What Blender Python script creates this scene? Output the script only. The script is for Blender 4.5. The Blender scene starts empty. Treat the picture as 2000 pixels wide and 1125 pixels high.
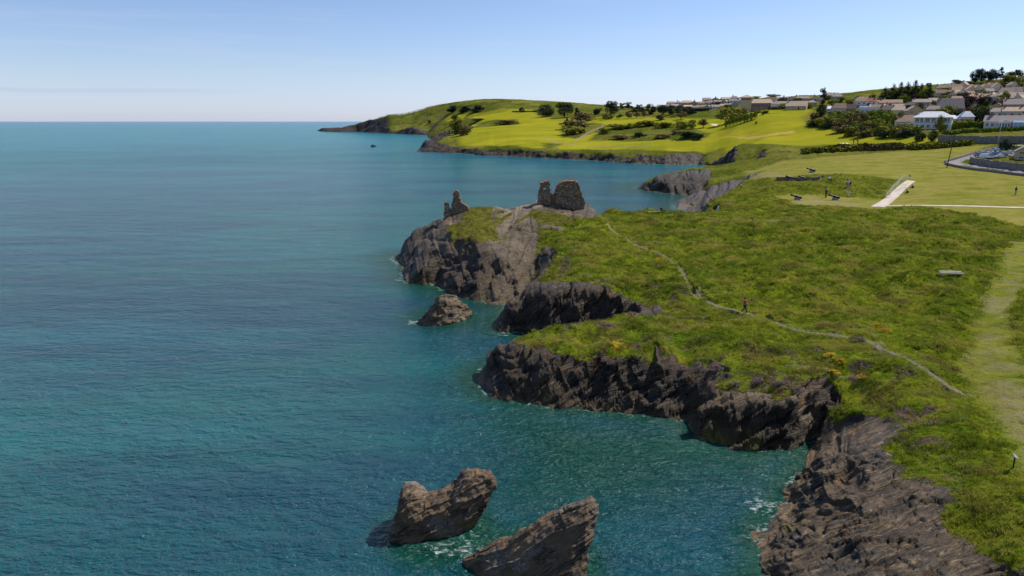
import bpy, bmesh, math, random
import numpy as np
from mathutils import Vector, Matrix
from mathutils.geometry import delaunay_2d_cdt

# ------------------------------------------------------------------ camera, sky, sun, exposure
H = 26.0                      # camera height above the sea
FPX = 1333.0                  # focal length in pixels of the 2000 px wide photograph
PITCH = math.atan((562.5 - 237.0) / FPX)
SP, CP = math.sin(PITCH), math.cos(PITCH)
SUN_EL, SUN_AZ = math.radians(50), math.radians(62)

scene = bpy.context.scene
COL = scene.collection
cam_d = bpy.data.cameras.new("camera")
cam = bpy.data.objects.new("camera", cam_d)
COL.objects.link(cam)
cam.location = (0, 0, H)
cam.rotation_euler = (math.radians(90) - PITCH, 0, 0)
cam_d.sensor_width = 36.0
cam_d.lens = 36.0 * FPX / 2000.0
cam_d.clip_start = 0.5
cam_d.clip_end = 200000.0
scene.camera = cam
scene.render.resolution_x, scene.render.resolution_y = 1024, 576
scene.view_settings.view_transform = 'Standard'
scene.view_settings.look = 'None'
scene.view_settings.exposure = 0.28
scene.view_settings.gamma = 1.0

world = bpy.data.worlds.new("World")
scene.world = world
world.use_nodes = True
SKY_STRENGTH = 0.122
def build_world():
    nt = world.node_tree
    nt.nodes.clear()
    N = nt.nodes.new; L = nt.links.new
    out = N('ShaderNodeOutputWorld'); bg = N('ShaderNodeBackground')
    sky = N('ShaderNodeTexSky'); sky.sky_type = 'NISHITA'; sky.sun_disc = False
    sky.sun_elevation = SUN_EL; sky.sun_rotation = SUN_AZ
    sky.altitude = 0; sky.air_density = 1.0; sky.dust_density = 0.25; sky.ozone_density = 2.6
    tc = N('ShaderNodeTexCoord')
    sep = N('ShaderNodeSeparateXYZ'); L(tc.outputs['Generated'], sep.inputs[0])
    # a gentle cool tint of the lowest air
    ramp = N('ShaderNodeValToRGB'); L(sep.outputs['Z'], ramp.inputs[0])
    cr = ramp.color_ramp
    cr.elements[0].position = 0.0; cr.elements[0].color = (0.66, 0.75, 1.20, 1)
    cr.elements[1].position = 0.17; cr.elements[1].color = (0.73, 0.75, 0.89, 1)
    e = cr.elements.new(0.06); e.color = (0.74, 0.76, 0.95, 1)
    mul = N('ShaderNodeMix'); mul.data_type = 'RGBA'; mul.blend_type = 'MULTIPLY'; mul.inputs[0].default_value = 1
    L(sky.outputs[0], mul.inputs[6]); L(ramp.outputs[0], mul.inputs[7])
    # thin streaks of high cloud: long flat noise on the sky vault
    mp = N('ShaderNodeMapping'); L(tc.outputs['Generated'], mp.inputs[0]); mp.inputs['Scale'].default_value = (2.2, 2.2, 34)
    mp.inputs['Location'].default_value = (3.1, 0.4, 0.7)
    nz = N('ShaderNodeTexNoise'); L(mp.outputs[0], nz.inputs['Vector']); nz.inputs['Scale'].default_value = 1.3; nz.inputs['Detail'].default_value = 6
    r2 = N('ShaderNodeMapRange'); L(nz.outputs['Fac'], r2.inputs[0]); r2.inputs[1].default_value = 0.52; r2.inputs[2].default_value = 0.78
    r2.inputs[3].default_value = 0.0; r2.inputs[4].default_value = 0.30
    mix = N('ShaderNodeMix'); mix.data_type = 'RGBA'; L(r2.outputs[0], mix.inputs[0])
    L(mul.outputs[2], mix.inputs[6]); mix.inputs[7].default_value = (4.3, 4.6, 5.7, 1)
    # one long thin lilac cloud bank low over the sea
    nz2 = N('ShaderNodeTexNoise'); mp2 = N('ShaderNodeMapping'); L(tc.outputs['Generated'], mp2.inputs[0]); mp2.inputs['Scale'].default_value = (9, 9, 60)
    L(mp2.outputs[0], nz2.inputs['Vector']); nz2.inputs['Scale'].default_value = 1.0; nz2.inputs['Detail'].default_value = 5
    def M(op, a, b):
        q = N('ShaderNodeMath'); q.operation = op
        for i, v in enumerate((a, b)):
            if isinstance(v, float): q.inputs[i].default_value = v
            else: L(v, q.inputs[i])
        return q.outputs[0]
    az = M('DIVIDE', sep.outputs['X'], sep.outputs['Y'])
    zc = M('ADD', M('ADD', sep.outputs['Z'], M('MULTIPLY', az, -0.010)), M('MULTIPLY', nz2.outputs['Fac'], 0.006))
    dd = M('ABSOLUTE', M('SUBTRACT', zc, 0.0455), 0.0)
    def MR(v, a, b):
        q = N('ShaderNodeMapRange'); q.interpolation_type = 'SMOOTHSTEP'; L(v, q.inputs[0]); q.inputs[1].default_value = a; q.inputs[2].default_value = b; return q.outputs[0]
    msk = M('MULTIPLY', M('MULTIPLY', MR(dd, .0045, .0005), MR(az, -.33, -.52)), M('MULTIPLY', MR(sep.outputs['Y'], 0.0, .1), 0.55))
    mix3 = N('ShaderNodeMix'); mix3.data_type = 'RGBA'; L(msk, mix3.inputs[0]); L(mix.outputs[2], mix3.inputs[6]); mix3.inputs[7].default_value = (3.55, 3.95, 5.2, 1)
    mix = mix3
    L(mix.outputs[2], bg.inputs[0]); bg.inputs[1].default_value = SKY_STRENGTH
    L(bg.outputs[0], out.inputs[0])
build_world()

sun_dir = Vector((math.sin(SUN_AZ) * math.cos(SUN_EL), math.cos(SUN_AZ) * math.cos(SUN_EL), math.sin(SUN_EL)))
sun_d = bpy.data.lights.new("sun", 'SUN')
sun_d.energy = 4.6
sun_d.angle = math.radians(0.55)
sun_d.color = (1.0, 0.94, 0.84)
sun_o = bpy.data.objects.new("sun", sun_d)
COL.objects.link(sun_o)
sun_o.location = (200, 100, 300)
sun_o.rotation_euler = sun_dir.to_track_quat('Z', 'Y').to_euler()

# ------------------------------------------------------------------ numpy helpers
rng = np.random.default_rng(11)
random.seed(5)
_perm = rng.permutation(256).astype(np.int32)
PERM = np.concatenate([_perm, _perm, _perm])
_g = rng.normal(size=(256, 3)).astype(np.float32)
GRAD = _g / np.linalg.norm(_g, axis=1, keepdims=True)

def pnoise(x, y, z):
    """3-D gradient noise, about -0.7..0.7"""
    x = np.asarray(x, np.float32); y = np.asarray(y, np.float32); z = np.asarray(z, np.float32)
    x, y, z = np.broadcast_arrays(x, y, z)
    xi = np.floor(x).astype(np.int32); yi = np.floor(y).astype(np.int32); zi = np.floor(z).astype(np.int32)
    xf = x - xi; yf = y - yi; zf = z - zi
    u = xf*xf*xf*(xf*(xf*6-15)+10); v = yf*yf*yf*(yf*(yf*6-15)+10); w = zf*zf*zf*(zf*(zf*6-15)+10)
    xi &= 255; yi &= 255; zi &= 255
    res = 0
    for dx in (0, 1):
        wx = u if dx else 1-u
        a = PERM[xi+dx]
        for dy in (0, 1):
            wy = v if dy else 1-v
            b = PERM[a+yi+dy]
            for dz in (0, 1):
                wz = w if dz else 1-w
                g = GRAD[PERM[b+zi+dz]]
                res = res + wx*wy*wz*(g[..., 0]*(xf-dx)+g[..., 1]*(yf-dy)+g[..., 2]*(zf-dz))
    return res

def pnoise2(x, y, seed):
    xi = np.floor(x).astype(np.int32); yi = np.floor(y).astype(np.int32)
    xf = (x-xi).astype(np.float32); yf = (y-yi).astype(np.float32)
    u = xf*xf*xf*(xf*(xf*6-15)+10); v = yf*yf*yf*(yf*(yf*6-15)+10)
    xi = (xi+int(seed*37)) & 255; yi &= 255
    a0 = PERM[xi]; a1 = PERM[xi+1]
    def g(a, dx, dy):
        h = PERM[a+yi+dy]
        return G2X[h]*(xf-dx)+G2Y[h]*(yf-dy)
    n0 = g(a0, 0, 0); n0 += u*(g(a1, 1, 0)-n0)
    n1 = g(a0, 0, 1); n1 += u*(g(a1, 1, 1)-n1)
    return n0+v*(n1-n0)
_a = rng.uniform(0, 2*np.pi, 256); G2X = np.cos(_a).astype(np.float32)*0.8; G2Y = np.sin(_a).astype(np.float32)*0.8
def fbm2(x, y, seed, octs=4, lac=2.03, gain=0.5):
    a, s, r = 1.0, 1.0, 0
    for i in range(octs):
        r = r + np.float32(a)*pnoise2(x*np.float32(s)+np.float32(17.3*i), y*np.float32(s)-np.float32(5.1*i), seed+i*1.3)
        a *= gain; s *= lac
    return r

def fbm(x, y, z, octs=4, lac=2.03, gain=0.5):
    if np.isscalar(z): return fbm2(np.asarray(x, np.float32), np.asarray(y, np.float32), z, octs, lac, gain)
    a, s, r = 1.0, 1.0, 0
    for i in range(octs):
        r = r + a*pnoise(x*s+17.3*i, y*s-5.1*i, z*s+3.7*i)
        a *= gain; s *= lac
    return r

def sstep(a, b, x):
    t = np.clip((x-a)/(b-a), 0, 1)
    return t*t*(3-2*t)

def box1(a, r, axis):
    if r < 1: return a
    p = [(0, 0)]*a.ndim; p[axis] = (r+1, r)
    c = np.cumsum(np.pad(a, p, mode='edge').astype(np.float64), axis=axis)
    n = a.shape[axis]
    hi = np.take(c, np.arange(2*r+1, 2*r+1+n), axis=axis)
    lo = np.take(c, np.arange(0, n), axis=axis)
    return ((hi-lo)/(2*r+1)).astype(np.float32)

def blur(a, r):
    for _ in range(2):
        a = box1(box1(a, r, 0), r, 1)
    return a

def inpoly(X, Y, poly):
    ins = np.zeros(X.shape, bool)
    n = len(poly)
    for i in range(n):
        x1, y1 = poly[i]; x2, y2 = poly[(i+1) % n]
        if y1 == y2: continue
        c = ((y1 > Y) != (y2 > Y)) & (X < (x2-x1)*(Y-y1)/(y2-y1)+x1)
        ins ^= c
    return ins

def polydist(X, Y, poly, closed=True):
    d = np.full(X.shape, 1e12, np.float32)
    n = len(poly)
    for i in range(n if closed else n-1):
        x1, y1 = poly[i]; x2, y2 = poly[(i+1) % n]
        ex, ey = x2-x1, y2-y1
        l2 = ex*ex+ey*ey+1e-9
        t = np.clip(((X-x1)*ex+(Y-y1)*ey)/l2, 0, 1)
        d = np.minimum(d, (X-x1-t*ex)**2+(Y-y1-t*ey)**2)
    return np.sqrt(d)

# ------------------------------------------------------------------ photograph geometry -> world
def ray(px, py):
    u = (px-1000.0)/FPX; v = (562.5-py)/FPX
    return u, CP+v*SP, -(SP-v*CP)          # world x, y, z of the viewing ray
def at_z(px, py, z):
    dx, dy, dz = ray(px, py)
    t = (H-z)/(-dz)
    return (dx*t, dy*t, z)
def at_y(px, py, Y):
    dx, dy, dz = ray(px, py)
    t = Y/dy
    return (dx*t, Y, H+dz*t)

# ------------------------------------------------------------------ object helpers
def tag(o, label=None, cat=None, group=None, kind=None):
    if label: o['label'] = label
    if cat: o['category'] = cat
    if group: o['group'] = group
    if kind: o['kind'] = kind
    return o

def mesh_obj(name, V, F, mat, parent=None, smooth=False, attrs=None, matidx=None):
    me = bpy.data.meshes.new(name)
    V = np.asarray(V, np.float32)
    me.vertices.add(len(V)); me.vertices.foreach_set('co', V.ravel())
    if isinstance(F, np.ndarray):
        nf, k = F.shape
        me.loops.add(nf*k); me.loops.foreach_set('vertex_index', F.astype(np.int32).ravel())
        me.polygons.add(nf); me.polygons.foreach_set('loop_start', (np.arange(nf)*k).astype(np.int32))
    else:
        tot = [len(f) for f in F]
        me.loops.add(sum(tot)); me.loops.foreach_set('vertex_index', np.array([i for f in F for i in f], np.int32))
        st = np.concatenate([[0], np.cumsum(tot)[:-1]]).astype(np.int32) if tot else np.zeros(0, np.int32)
        me.polygons.add(len(F)); me.polygons.foreach_set('loop_start', st)
    for m in (mat if isinstance(mat, (list, tuple)) else [mat]): me.materials.append(m)
    if matidx is not None: me.polygons.foreach_set('material_index', np.asarray(matidx, np.int32))
    me.polygons.foreach_set('use_smooth', np.full(len(me.polygons), bool(smooth)))
    for k, a in (attrs or {}).items():
        at = me.attributes.new(k, 'FLOAT', 'POINT'); at.data.foreach_set('value', np.asarray(a, np.float32).ravel())
    me.update(calc_edges=True); me.validate()
    o = bpy.data.objects.new(name, me); COL.objects.link(o)
    if parent: o.parent = parent
    return o

def empty(name, loc, rz=0.0, label=None, cat=None, group=None):
    o = bpy.data.objects.new(name, None); COL.objects.link(o)
    o.location = loc; o.rotation_euler = (0, 0, rz); o.empty_display_size = 0.3
    return tag(o, label, cat, group)

def copy_tree(o, parent=None):
    c = o.copy(); COL.objects.link(c)
    if parent is not None: c.parent = parent
    for ch in list(o.children): copy_tree(ch, c)
    return c

class MB:
    """collects simple solids into one mesh"""
    def __init__(s): s.v = []; s.f = []
    def add(s, V, F):
        b = len(s.v); s.v += [tuple(p) for p in V]; s.f += [tuple(b+i for i in f) for f in F]; return s
    def box(s, x0, x1, y0, y1, z0, z1):
        return s.add([(x0,y0,z0),(x1,y0,z0),(x1,y1,z0),(x0,y1,z0),(x0,y0,z1),(x1,y0,z1),(x1,y1,z1),(x0,y1,z1)],
                     [(0,3,2,1),(4,5,6,7),(0,1,5,4),(1,2,6,5),(2,3,7,6),(3,0,4,7)])
    def tube(s, pts, rad, n=8, cap=True):
        pts = [Vector(p) for p in pts]
        rad = rad if isinstance(rad, (list, tuple)) else [rad]*len(pts)
        V = []; F = []
        ref = Vector((0.31, 0.83, 0.46)).normalized()
        for i, p in enumerate(pts):
            d = (pts[min(i+1, len(pts)-1)]-pts[max(i-1, 0)]).normalized()
            a = d.cross(ref)
            if a.length < 1e-3: a = d.cross(Vector((1, 0, 0)))
            a.normalize(); b = d.cross(a)
            for k in range(n):
                t = 2*math.pi*k/n
                V.append(p+(a*math.cos(t)+b*math.sin(t))*rad[i])
        for i in range(len(pts)-1):
            for k in range(n):
                F.append((i*n+k, (i+1)*n+k, (i+1)*n+(k+1) % n, i*n+(k+1) % n))
        if cap:
            F.append(tuple(range(n))); F.append(tuple((len(pts)-1)*n+k for k in reversed(range(n))))
        return s.add(V, F)
    def ball(s, c, r, nu=10, nv=7):
        V = []; F = []
        r = r if isinstance(r, (list, tuple)) else (r, r, r)
        for j in range(nv+1):
            ph = math.pi*j/nv
            for i in range(nu):
                th = 2*math.pi*i/nu
                V.append((c[0]+r[0]*math.sin(ph)*math.cos(th), c[1]+r[1]*math.sin(ph)*math.sin(th), c[2]+r[2]*math.cos(ph)))
        for j in range(nv):
            for i in range(nu):
                F.append((j*nu+i, (j+1)*nu+i, (j+1)*nu+(i+1) % nu, j*nu+(i+1) % nu))
        return s.add(V, F)
    def build(s, name, mat, parent=None, smooth=False):
        return mesh_obj(name, s.v, s.f, mat, parent, smooth)

# ------------------------------------------------------------------ material helpers
class NT:
    def __init__(s, name):
        s.m = bpy.data.materials.new(name); s.m.use_nodes = True
        s.nt = s.m.node_tree; s.nt.nodes.clear()
        s.out = s.n('ShaderNodeOutputMaterial'); s.b = s.n('ShaderNodeBsdfPrincipled')
        s.l(s.b.outputs[0], s.out.inputs[0])
    def n(s, t, **k):
        x = s.nt.nodes.new(t)
        for a, b in k.items(): setattr(x, a, b)
        return x
    def l(s, a, b): s.nt.links.new(a, b)
    def put(s, sock, v):
        if isinstance(v, bpy.types.NodeSocket): s.l(v, sock)
        elif isinstance(v, tuple) and len(v) == 3 and sock.type == 'RGBA': sock.default_value = (*v, 1)
        else: sock.default_value = v
    def pos(s): return s.n('ShaderNodeTexCoord').outputs['Object']
    def attr(s, name): return s.n('ShaderNodeAttribute', attribute_name=name).outputs['Fac']
    def map(s, v, scale=(1,1,1), rot=(0,0,0), loc=(0,0,0)):
        x = s.n('ShaderNodeMapping'); s.l(v, x.inputs[0])
        x.inputs['Scale'].default_value = scale; x.inputs['Rotation'].default_value = rot; x.inputs['Location'].default_value = loc
        return x.outputs[0]
    def noise(s, v, scale, detail=4, rough=0.55, dist=0.0, col=False):
        x = s.n('ShaderNodeTexNoise'); s.l(v, x.inputs['Vector'])
        x.inputs['Scale'].default_value = scale; x.inputs['Detail'].default_value = detail
        x.inputs['Roughness'].default_value = rough; x.inputs['Distortion'].default_value = dist
        return x.outputs['Color' if col else 'Fac']
    def rng(s, v, a, b, c=0.0, d=1.0, smooth=False):
        x = s.n('ShaderNodeMapRange'); s.put(x.inputs[0], v)
        if smooth: x.interpolation_type = 'SMOOTHSTEP'
        for i, q in enumerate((a, b, c, d)): x.inputs[i+1].default_value = q
        return x.outputs[0]
    def mix(s, f, a, b, blend='MIX'):
        x = s.n('ShaderNodeMix', data_type='RGBA', blend_type=blend)
        s.put(x.inputs[0], f); s.put(x.inputs[6], a); s.put(x.inputs[7], b)
        return x.outputs[2]
    def math(s, op, a, b=0.0, clamp=False):
        x = s.n('ShaderNodeMath', operation=op, use_clamp=clamp); s.put(x.inputs[0], a); s.put(x.inputs[1], b)
        return x.outputs[0]
    def bump(s, h, strength=0.5, dist=0.1, normal=None):
        x = s.n('ShaderNodeBump'); s.put(x.inputs['Height'], h)
        x.inputs['Strength'].default_value = strength; x.inputs['Distance'].default_value = dist
        if normal is not None: s.l(normal, x.inputs['Normal'])
        return x.outputs[0]
    def fin(s, color=None, rough=0.8, spec=0.3, normal=None, **k):
        if color is not None: s.put(s.b.inputs['Base Color'], color)
        s.put(s.b.inputs['Roughness'], rough); s.put(s.b.inputs['Specular IOR Level'], spec)
        if normal is not None: s.l(normal, s.b.inputs['Normal'])
        for a, v in k.items(): s.put(s.b.inputs[a], v)
        return s.m

def plain(name, c, rough=0.7, var=0.18, scale=3.0, spec=0.3, metal=0.0):
    """a painted or natural surface with slight mottling"""
    m = NT(name); n = m.noise(m.pos(), scale, 5)
    f = m.rng(n, 0.3, 0.7, 0, 1)
    lo = tuple(x*(1-var) for x in c); hi = tuple(min(1, x*(1+var)) for x in c)
    return m.fin(m.mix(f, lo, hi), rough, spec, m.bump(n, 0.15, 0.02), Metallic=metal)
# ------------------------------------------------------------------ terrain: surveyed break lines -> height field
def w(px, py): return at_z(px, py, 0.0)
COAST = [(9.0, 18.0), w(1452,1400), w(1462,1220), w(1478,1125), w(1492,1085), w(1470,1045), w(1502,1008), w(1530,978), w(1540,945),
 w(1572,912), w(1576,888), w(1602,853), w(1560,866), w(1520,878), w(1480,883), w(1420,873), w(1362,851), w(1350,828), w(1345,821),
 w(1290,815), w(1200,805), w(1120,798), w(1070,797), w(1010,786), w(955,775), w(936,757), w(931,742),
 (-3.4,69.5), (-0.5,72.2), (4,74.2), (9,75.8), (13.5,77.6), (14.2,78.3), (10,79.3), (5,80.6),
 w(1013,650), w(976,646), w(988,611), w(999,591), w(963,595), w(945,590), w(898,582), w(866,569), w(843,557), w(799,553),
 w(782,545), w(784,532), w(777,512), w(762,505),
 (-22.5,136), (-14,143), (-6,147), (5,149), (15,150), (25,152), (34,154), (43,164), (48,178), (50,193),
 w(1316,408), w(1320,398), w(1345,384), w(1333,381), w(1310,379), w(1275,375), w(1240,369), w(1246,363),
 (62,293), (85,308), (105,332), (118,378), (120,412), w(1360,321),
 w(1330,322), w(1300,322), w(1250,320), w(1200,317), w(1100,311), w(1000,306), w(960,305), w(900,300), w(850,298), w(812,296),
 (-88,655), (-86,720), (-97,850), (-115,1000), (-145,1200), w(835,264), w(760,261), w(700,258), w(640,258), w(621,256),
 (-560,2000), (-450,2200), (-200,2400), (200,2600), (1500,2750), (2800,2700), (2800,16)]
COAST = [(p[0], p[1]) for p in COAST]

ZP = lambda *L: [at_z(a, b, c) for a, b, c in L]
YP = lambda *L: [at_y(a, b, c) for a, b, c in L]
RIDGES = [   # constrained lines (cliff edges, crests, gully floors)
 # lower slab, its upper edge, right margin
 YP((1640,850,49.6),(1690,822,48.6),(1740,830,46.6)) + ZP((1722,900,4.0),(1830,960,4.3),(1850,1050,4.1),(1920,1125,4.0),(1960,1250,4.0)),
 # second cliff: lip
 YP((1368,800,53.6),(1400,772,54.3),(1440,778,53.2),(1500,792,52.2),(1560,795,52.5),(1615,797,52.9)),
 # first promontory: rock/grass edge
 YP((946,735,66.4),(953,700,67.2),(965,676,68.6),(1020,682,64.4),(1072,690,62.9),(1140,702,62.2),(1210,703,61.6),(1290,712,60.6),(1335,722,60.0),(1385,745,58.0)),
 # its back edge above the inlet
 ZP((990,662,4.3),(1030,649,4.5),(1060,640,4.7),(1130,628,4.7),(1200,618,4.7),(1255,606,4.7)),
 # second headland edge
 YP((994,600,86.0),(1010,583,85.4),(1060,565,84.3),(1120,560,83.6),(1170,566,82.7),(1215,578,81.6),(1255,593,80.4)),
 # chasm floor between headland and castle rock
 YP((1008,575,98.0),(1045,535,104),(1050,490,112),(1080,445,122),(1100,430,128)),
 # brown spur on the castle side
 YP((1016,540,101.5),(1022,500,108),(1012,465,115),(1036,425,128)),
 # castle rock front edge
 YP((990,500,106.5),(955,492,107),(905,500,109.5),(860,500,113.5),(815,500,121),(785,490,127)),
 # castle ridge
 YP((783,478,132),(800,462,133.5),(850,437,134.5),(860,421,135.5),(885,412,136),(916,409,137),(969,407,137),(1004,404,137),(1048,397,137),(1090,396,137.5),(1139,397,138.5),(1174,417,139),(1209,412,143.5),(1250,412,145.5),(1290,413,146.5)),
 # cove rocks
 YP((1250,361,273),(1290,343,268),(1340,333,268),(1388,331,271)),
 YP((1326,397,219),(1360,374,234),(1400,358,240),(1432,352,243),(1482,336,254)),
 YP((1345,404,212),(1380,394,207),(1412,383,204),(1448,370,211)),
 # coast of the golf course
 YP((830,278,665),(850,288,618),(900,289,592),(1000,289,541),(1100,295,503),(1200,297,467),(1310,299,440),(1350,300,443),(1378,303,446)),
 YP((830,277,690),(845,268,715),(870,258,740)),
 YP((1372,325,300),(1400,302,343),(1440,284,378),(1500,285,372),(1600,287,362),(1750,285,352),(1900,284,318)),
 YP((628,250,1925),(680,248,1850),(760,249,1760),(835,252,1520)),
 # far headland crest
 YP((690,241,1800),(730,229,1750),(760,220,1700),(850,204,1650),(920,193,1620),(960,191,1620),(1050,194,1600),(1120,199,1560),(1200,206,1450)),
 # bank round the sunken lawn
 YP((1500,352,215),(1560,347,214),(1650,343,212),(1740,348,214),(1790,352,217)),
 YP((1490,378,190),(1560,377,190),(1650,380,189),(1720,384,188)),
 ZP((1955,480,7.0),(1895,560,6.5),(1845,640,6.1),(1790,705,5.9)),
 ZP((1990,492,5.8),(1938,570,5.1),(1890,650,4.9),(1862,725,4.7)),
 # rounded mound in front of the mown field
 ZP((1560,417,7.3),(1650,413,7.6),(1800,415,7.6),(1900,428,7.4),(1985,460,7.0)),
]
SPOTS = ZP(
 (1600,1000,2.0),(1650,1080,2.4),(1560,1010,0.9),(1560,1090,1.6),(1600,930,1.9),(1660,930,3.0),(1700,1010,3.3),(1760,1100,3.4),(1600,1200,2.2),(1750,1250,3.8),
 (1620,868,1.7),(1660,800,3.6),(1690,765,4.0),(1640,742,4.2),(1640,800,3.1),(1625,825,2.2),
 (1850,700,5.3),(1850,800,5.0),(1900,900,4.8),(1950,1000,5.0),(2000,1100,5.0),(2050,1250,5.0),(2200,1100,5.2),(2200,900,5.2),
 (1980,850,4.9),(1950,600,5.5),(2000,650,6.1),(2000,560,6.4),(1920,640,5.4),(2200,600,6.5),(2300,460,8),(2200,430,8.5),
 (1700,720,5.2),(1660,690,5.7),(1750,780,4.8),(1450,742,4.1),(1520,742,4.3),(1570,752,4.3),(1560,772,3.8),(1450,760,3.7),
 (1100,670,4.7),(1200,670,4.9),(1300,690,4.9),(1060,660,4.6),(1250,640,4.9),(1500,700,5.0),(1400,690,5.0),(1453,612,5.1),(1350,600,5.0),(1290,618,4.7),
 (1300,560,5.7),(1200,545,6.2),(1350,520,6.1),(1200,520,6.4),(1300,490,6.6),(1300,450,7.0),(1500,430,7.0),(1500,480,6.5),(1500,540,5.9),(1650,600,5.4),(1650,500,6.2),
 (1700,430,7.0),(1800,460,7.0),(1857,533,6.0),(1930,490,6.3),(1800,600,5.3),(1750,540,5.9),(1400,430,7.1),(1250,425,7.4),
 (1400,413,6.9),(1450,405,6.6),(1500,398,6.4),
 (1900,411,6.2),(2000,438,6.4),(2000,405,6.4),(1800,406,6.2),(1700,404,6.2),(1600,395,6.1),(1550,400,6.2),(1450,383,6.3),(1400,392,5.6),
 (1770,358,8.2),(1850,370,7.6),(1980,380,7.4),(2100,380,7.6),(1780,395,6.3),(1720,400,6.2),
 (1853,327,10.0),(2000,340,9.4),(2000,315,11.7),(1900,300,13.5),(1700,315,11.5),(1600,300,12.0),(1500,306,11.2),(1500,330,9.6),(1600,325,10.6),(1720,335,10.2),(1440,330,8.2),(1440,372,6.2),
 (1100,520,6.0),(1090,500,6.3),(1120,470,7.0),(1150,440,7.6),(1180,425,7.8),(1060,540,5.6),(1080,480,6.6),(1130,410,8.6),
 (960,430,7.9),(920,440,7.7),(930,465,7.0),(1000,425,8.6),(870,460,6.6),(1075,415,9.2),(1110,413,9.2),(1160,422,8.0),
 (980,545,2.6),(930,545,2.8),(1000,560,1.5),(960,520,3.8),(880,540,2.6),(820,530,2.0),
)
SPOTS += YP(
 (1100,272,585),(1100,255,680),(1100,240,790),(1000,270,600),(1000,250,720),(900,275,640),(900,258,700),(960,235,950),(900,232,1150),(1000,216,1250),(1060,228,900),
 (800,247,1450),(1300,272,500),(1300,250,600),(1300,230,700),(1300,206,900),(1200,282,510),(1200,250,650),(1200,222,850),(1200,210,1100),
 (1500,268,440),(1500,240,480),(1480,216,500),(1400,250,560),(1400,230,640),(1400,275,470),(1650,272,400),(1650,250,430),(1750,262,375),
 (1650,228,480),(1700,205,560),(1680,181,820),(1740,172,900),(1600,200,600),(1550,210,530),(1550,189,760),(1620,184,800),(1400,197,800),
 (1850,243,395),(1850,212,500),(1850,182,620),(1850,165,720),(1930,158,740),(2000,151,760),(2000,203,520),(2000,240,380),(2000,268,335),(1850,268,345),(1950,180,610),
 (2100,140,780),(2300,125,800),(2300,200,520),(2300,300,270),
 (1300,215,1400),(1550,205,1400),(1740,190,1500),(2000,170,1600),(2400,150,1700),(2400,200,2500),(1700,215,2600),(1200,218,2300),(900,215,2200),(750,232,2100))

for P_ in (RIDGES[8], RIDGES[9], RIDGES[10]):        # crests are broad, not knife edges
    SPOTS += [(q[0]*1.02, q[1]*1.02+1.5, q[2]-.15) for q in P_]
SPOTS += [(q[0]*.975, q[1]*.975, q[2]-.35) for q in RIDGES[8][3:13]]
NT_, NR_ = 1020, 1900
TH0, TH1 = math.radians(-22), math.radians(48)
LR0, LR1 = math.log(21.0), math.log(2850.0)
def to_grid(x, y):
    x = np.asarray(x, np.float64); y = np.asarray(y, np.float64)
    th = np.arctan2(x, y); lr = np.log(np.hypot(x, y)+1e-9)
    return (th-TH0)/(TH1-TH0)*(NT_-1), (lr-LR0)/(LR1-LR0)*(NR_-1)

def build_height():
    pts, edges = [], []
    def put(seq, closed=False):
        b = len(pts)
        pts.extend(seq)
        n = len(seq)
        edges.extend((b+i, b+(i+1) % n) for i in range(n if closed else n-1))
    put([(x, y, 0.0) for x, y in COAST[:-3]])
    for r in RIDGES: put(r)
    pts.extend(SPOTS)
    for th in (-22, -10, 0, 12, 25, 37, 48):             # far and near rims
        for R, z in ((20.5, 4.5), (2900, 25.0)):
            a = math.radians(th); pts.append((R*math.sin(a), R*math.cos(a), z))
    for R, z in ((30, 5.2), (50, 5.3), (75, 6.5), (120, 8), (170, 9), (240, 13), (330, 22), (450, 42), (650, 75), (900, 95), (1400, 95)):
        a = math.radians(48); pts.append((R*math.sin(a), R*math.cos(a), z))
    A = np.array(pts)
    gi, gj = to_grid(A[:, 0], A[:, 1])
    co, _, faces, ov, _, _ = delaunay_2d_cdt([Vector((a, b)) for a, b in zip(gi, gj)], edges, [], 0, 1e-4)
    z = np.zeros(len(co))
    for k, o in enumerate(ov):
        if o: z[k] = A[o[0], 2]
        else:
            d = (gi-co[k].x)**2+(gj-co[k].y)**2; z[k] = A[np.argmin(d), 2]
    hgt = np.zeros((NR_, NT_), np.float32)
    P = np.array([(c.x, c.y) for c in co])
    for f in faces:
        (x1, y1), (x2, y2), (x3, y3) = P[f[0]], P[f[1]], P[f[2]]
        i0, i1 = int(max(0, math.floor(min(x1, x2, x3)))), int(min(NT_-1, math.ceil(max(x1, x2, x3))))
        j0, j1 = int(max(0, math.floor(min(y1, y2, y3)))), int(min(NR_-1, math.ceil(max(y1, y2, y3))))
        if i1 < i0 or j1 < j0: continue
        I, J = np.meshgrid(np.arange(i0, i1+1), np.arange(j0, j1+1))
        D = (y2-y3)*(x1-x3)+(x3-x2)*(y1-y3)
        if abs(D) < 1e-9: continue
        a = ((y2-y3)*(I-x3)+(x3-x2)*(J-y3))/D
        b = ((y3-y1)*(I-x3)+(x1-x3)*(J-y3))/D
        c = 1-a-b
        m = (a >= -1e-6) & (b >= -1e-6) & (c >= -1e-6)
        hgt[J[m], I[m]] = (a*z[f[0]]+b*z[f[1]]+c*z[f[2]])[m]
    return hgt

th = np.linspace(TH0, TH1, NT_); lr = np.linspace(LR0, LR1, NR_)
TH, LR = np.meshgrid(th, lr)
R_ = np.exp(LR).astype(np.float32)
GX, GY = (R_*np.sin(TH)).astype(np.float32), (R_*np.cos(TH)).astype(np.float32)

def bil(A, gi, gj):
    gi = np.clip(gi, 0, A.shape[1]-1.001); gj = np.clip(gj, 0, A.shape[0]-1.001)
    i = gi.astype(int); j = gj.astype(int); fi = gi-i; fj = gj-j
    return A[j, i]*(1-fi)*(1-fj)+A[j, i+1]*fi*(1-fj)+A[j+1, i]*(1-fi)*fj+A[j+1, i+1]*fi*fj

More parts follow.
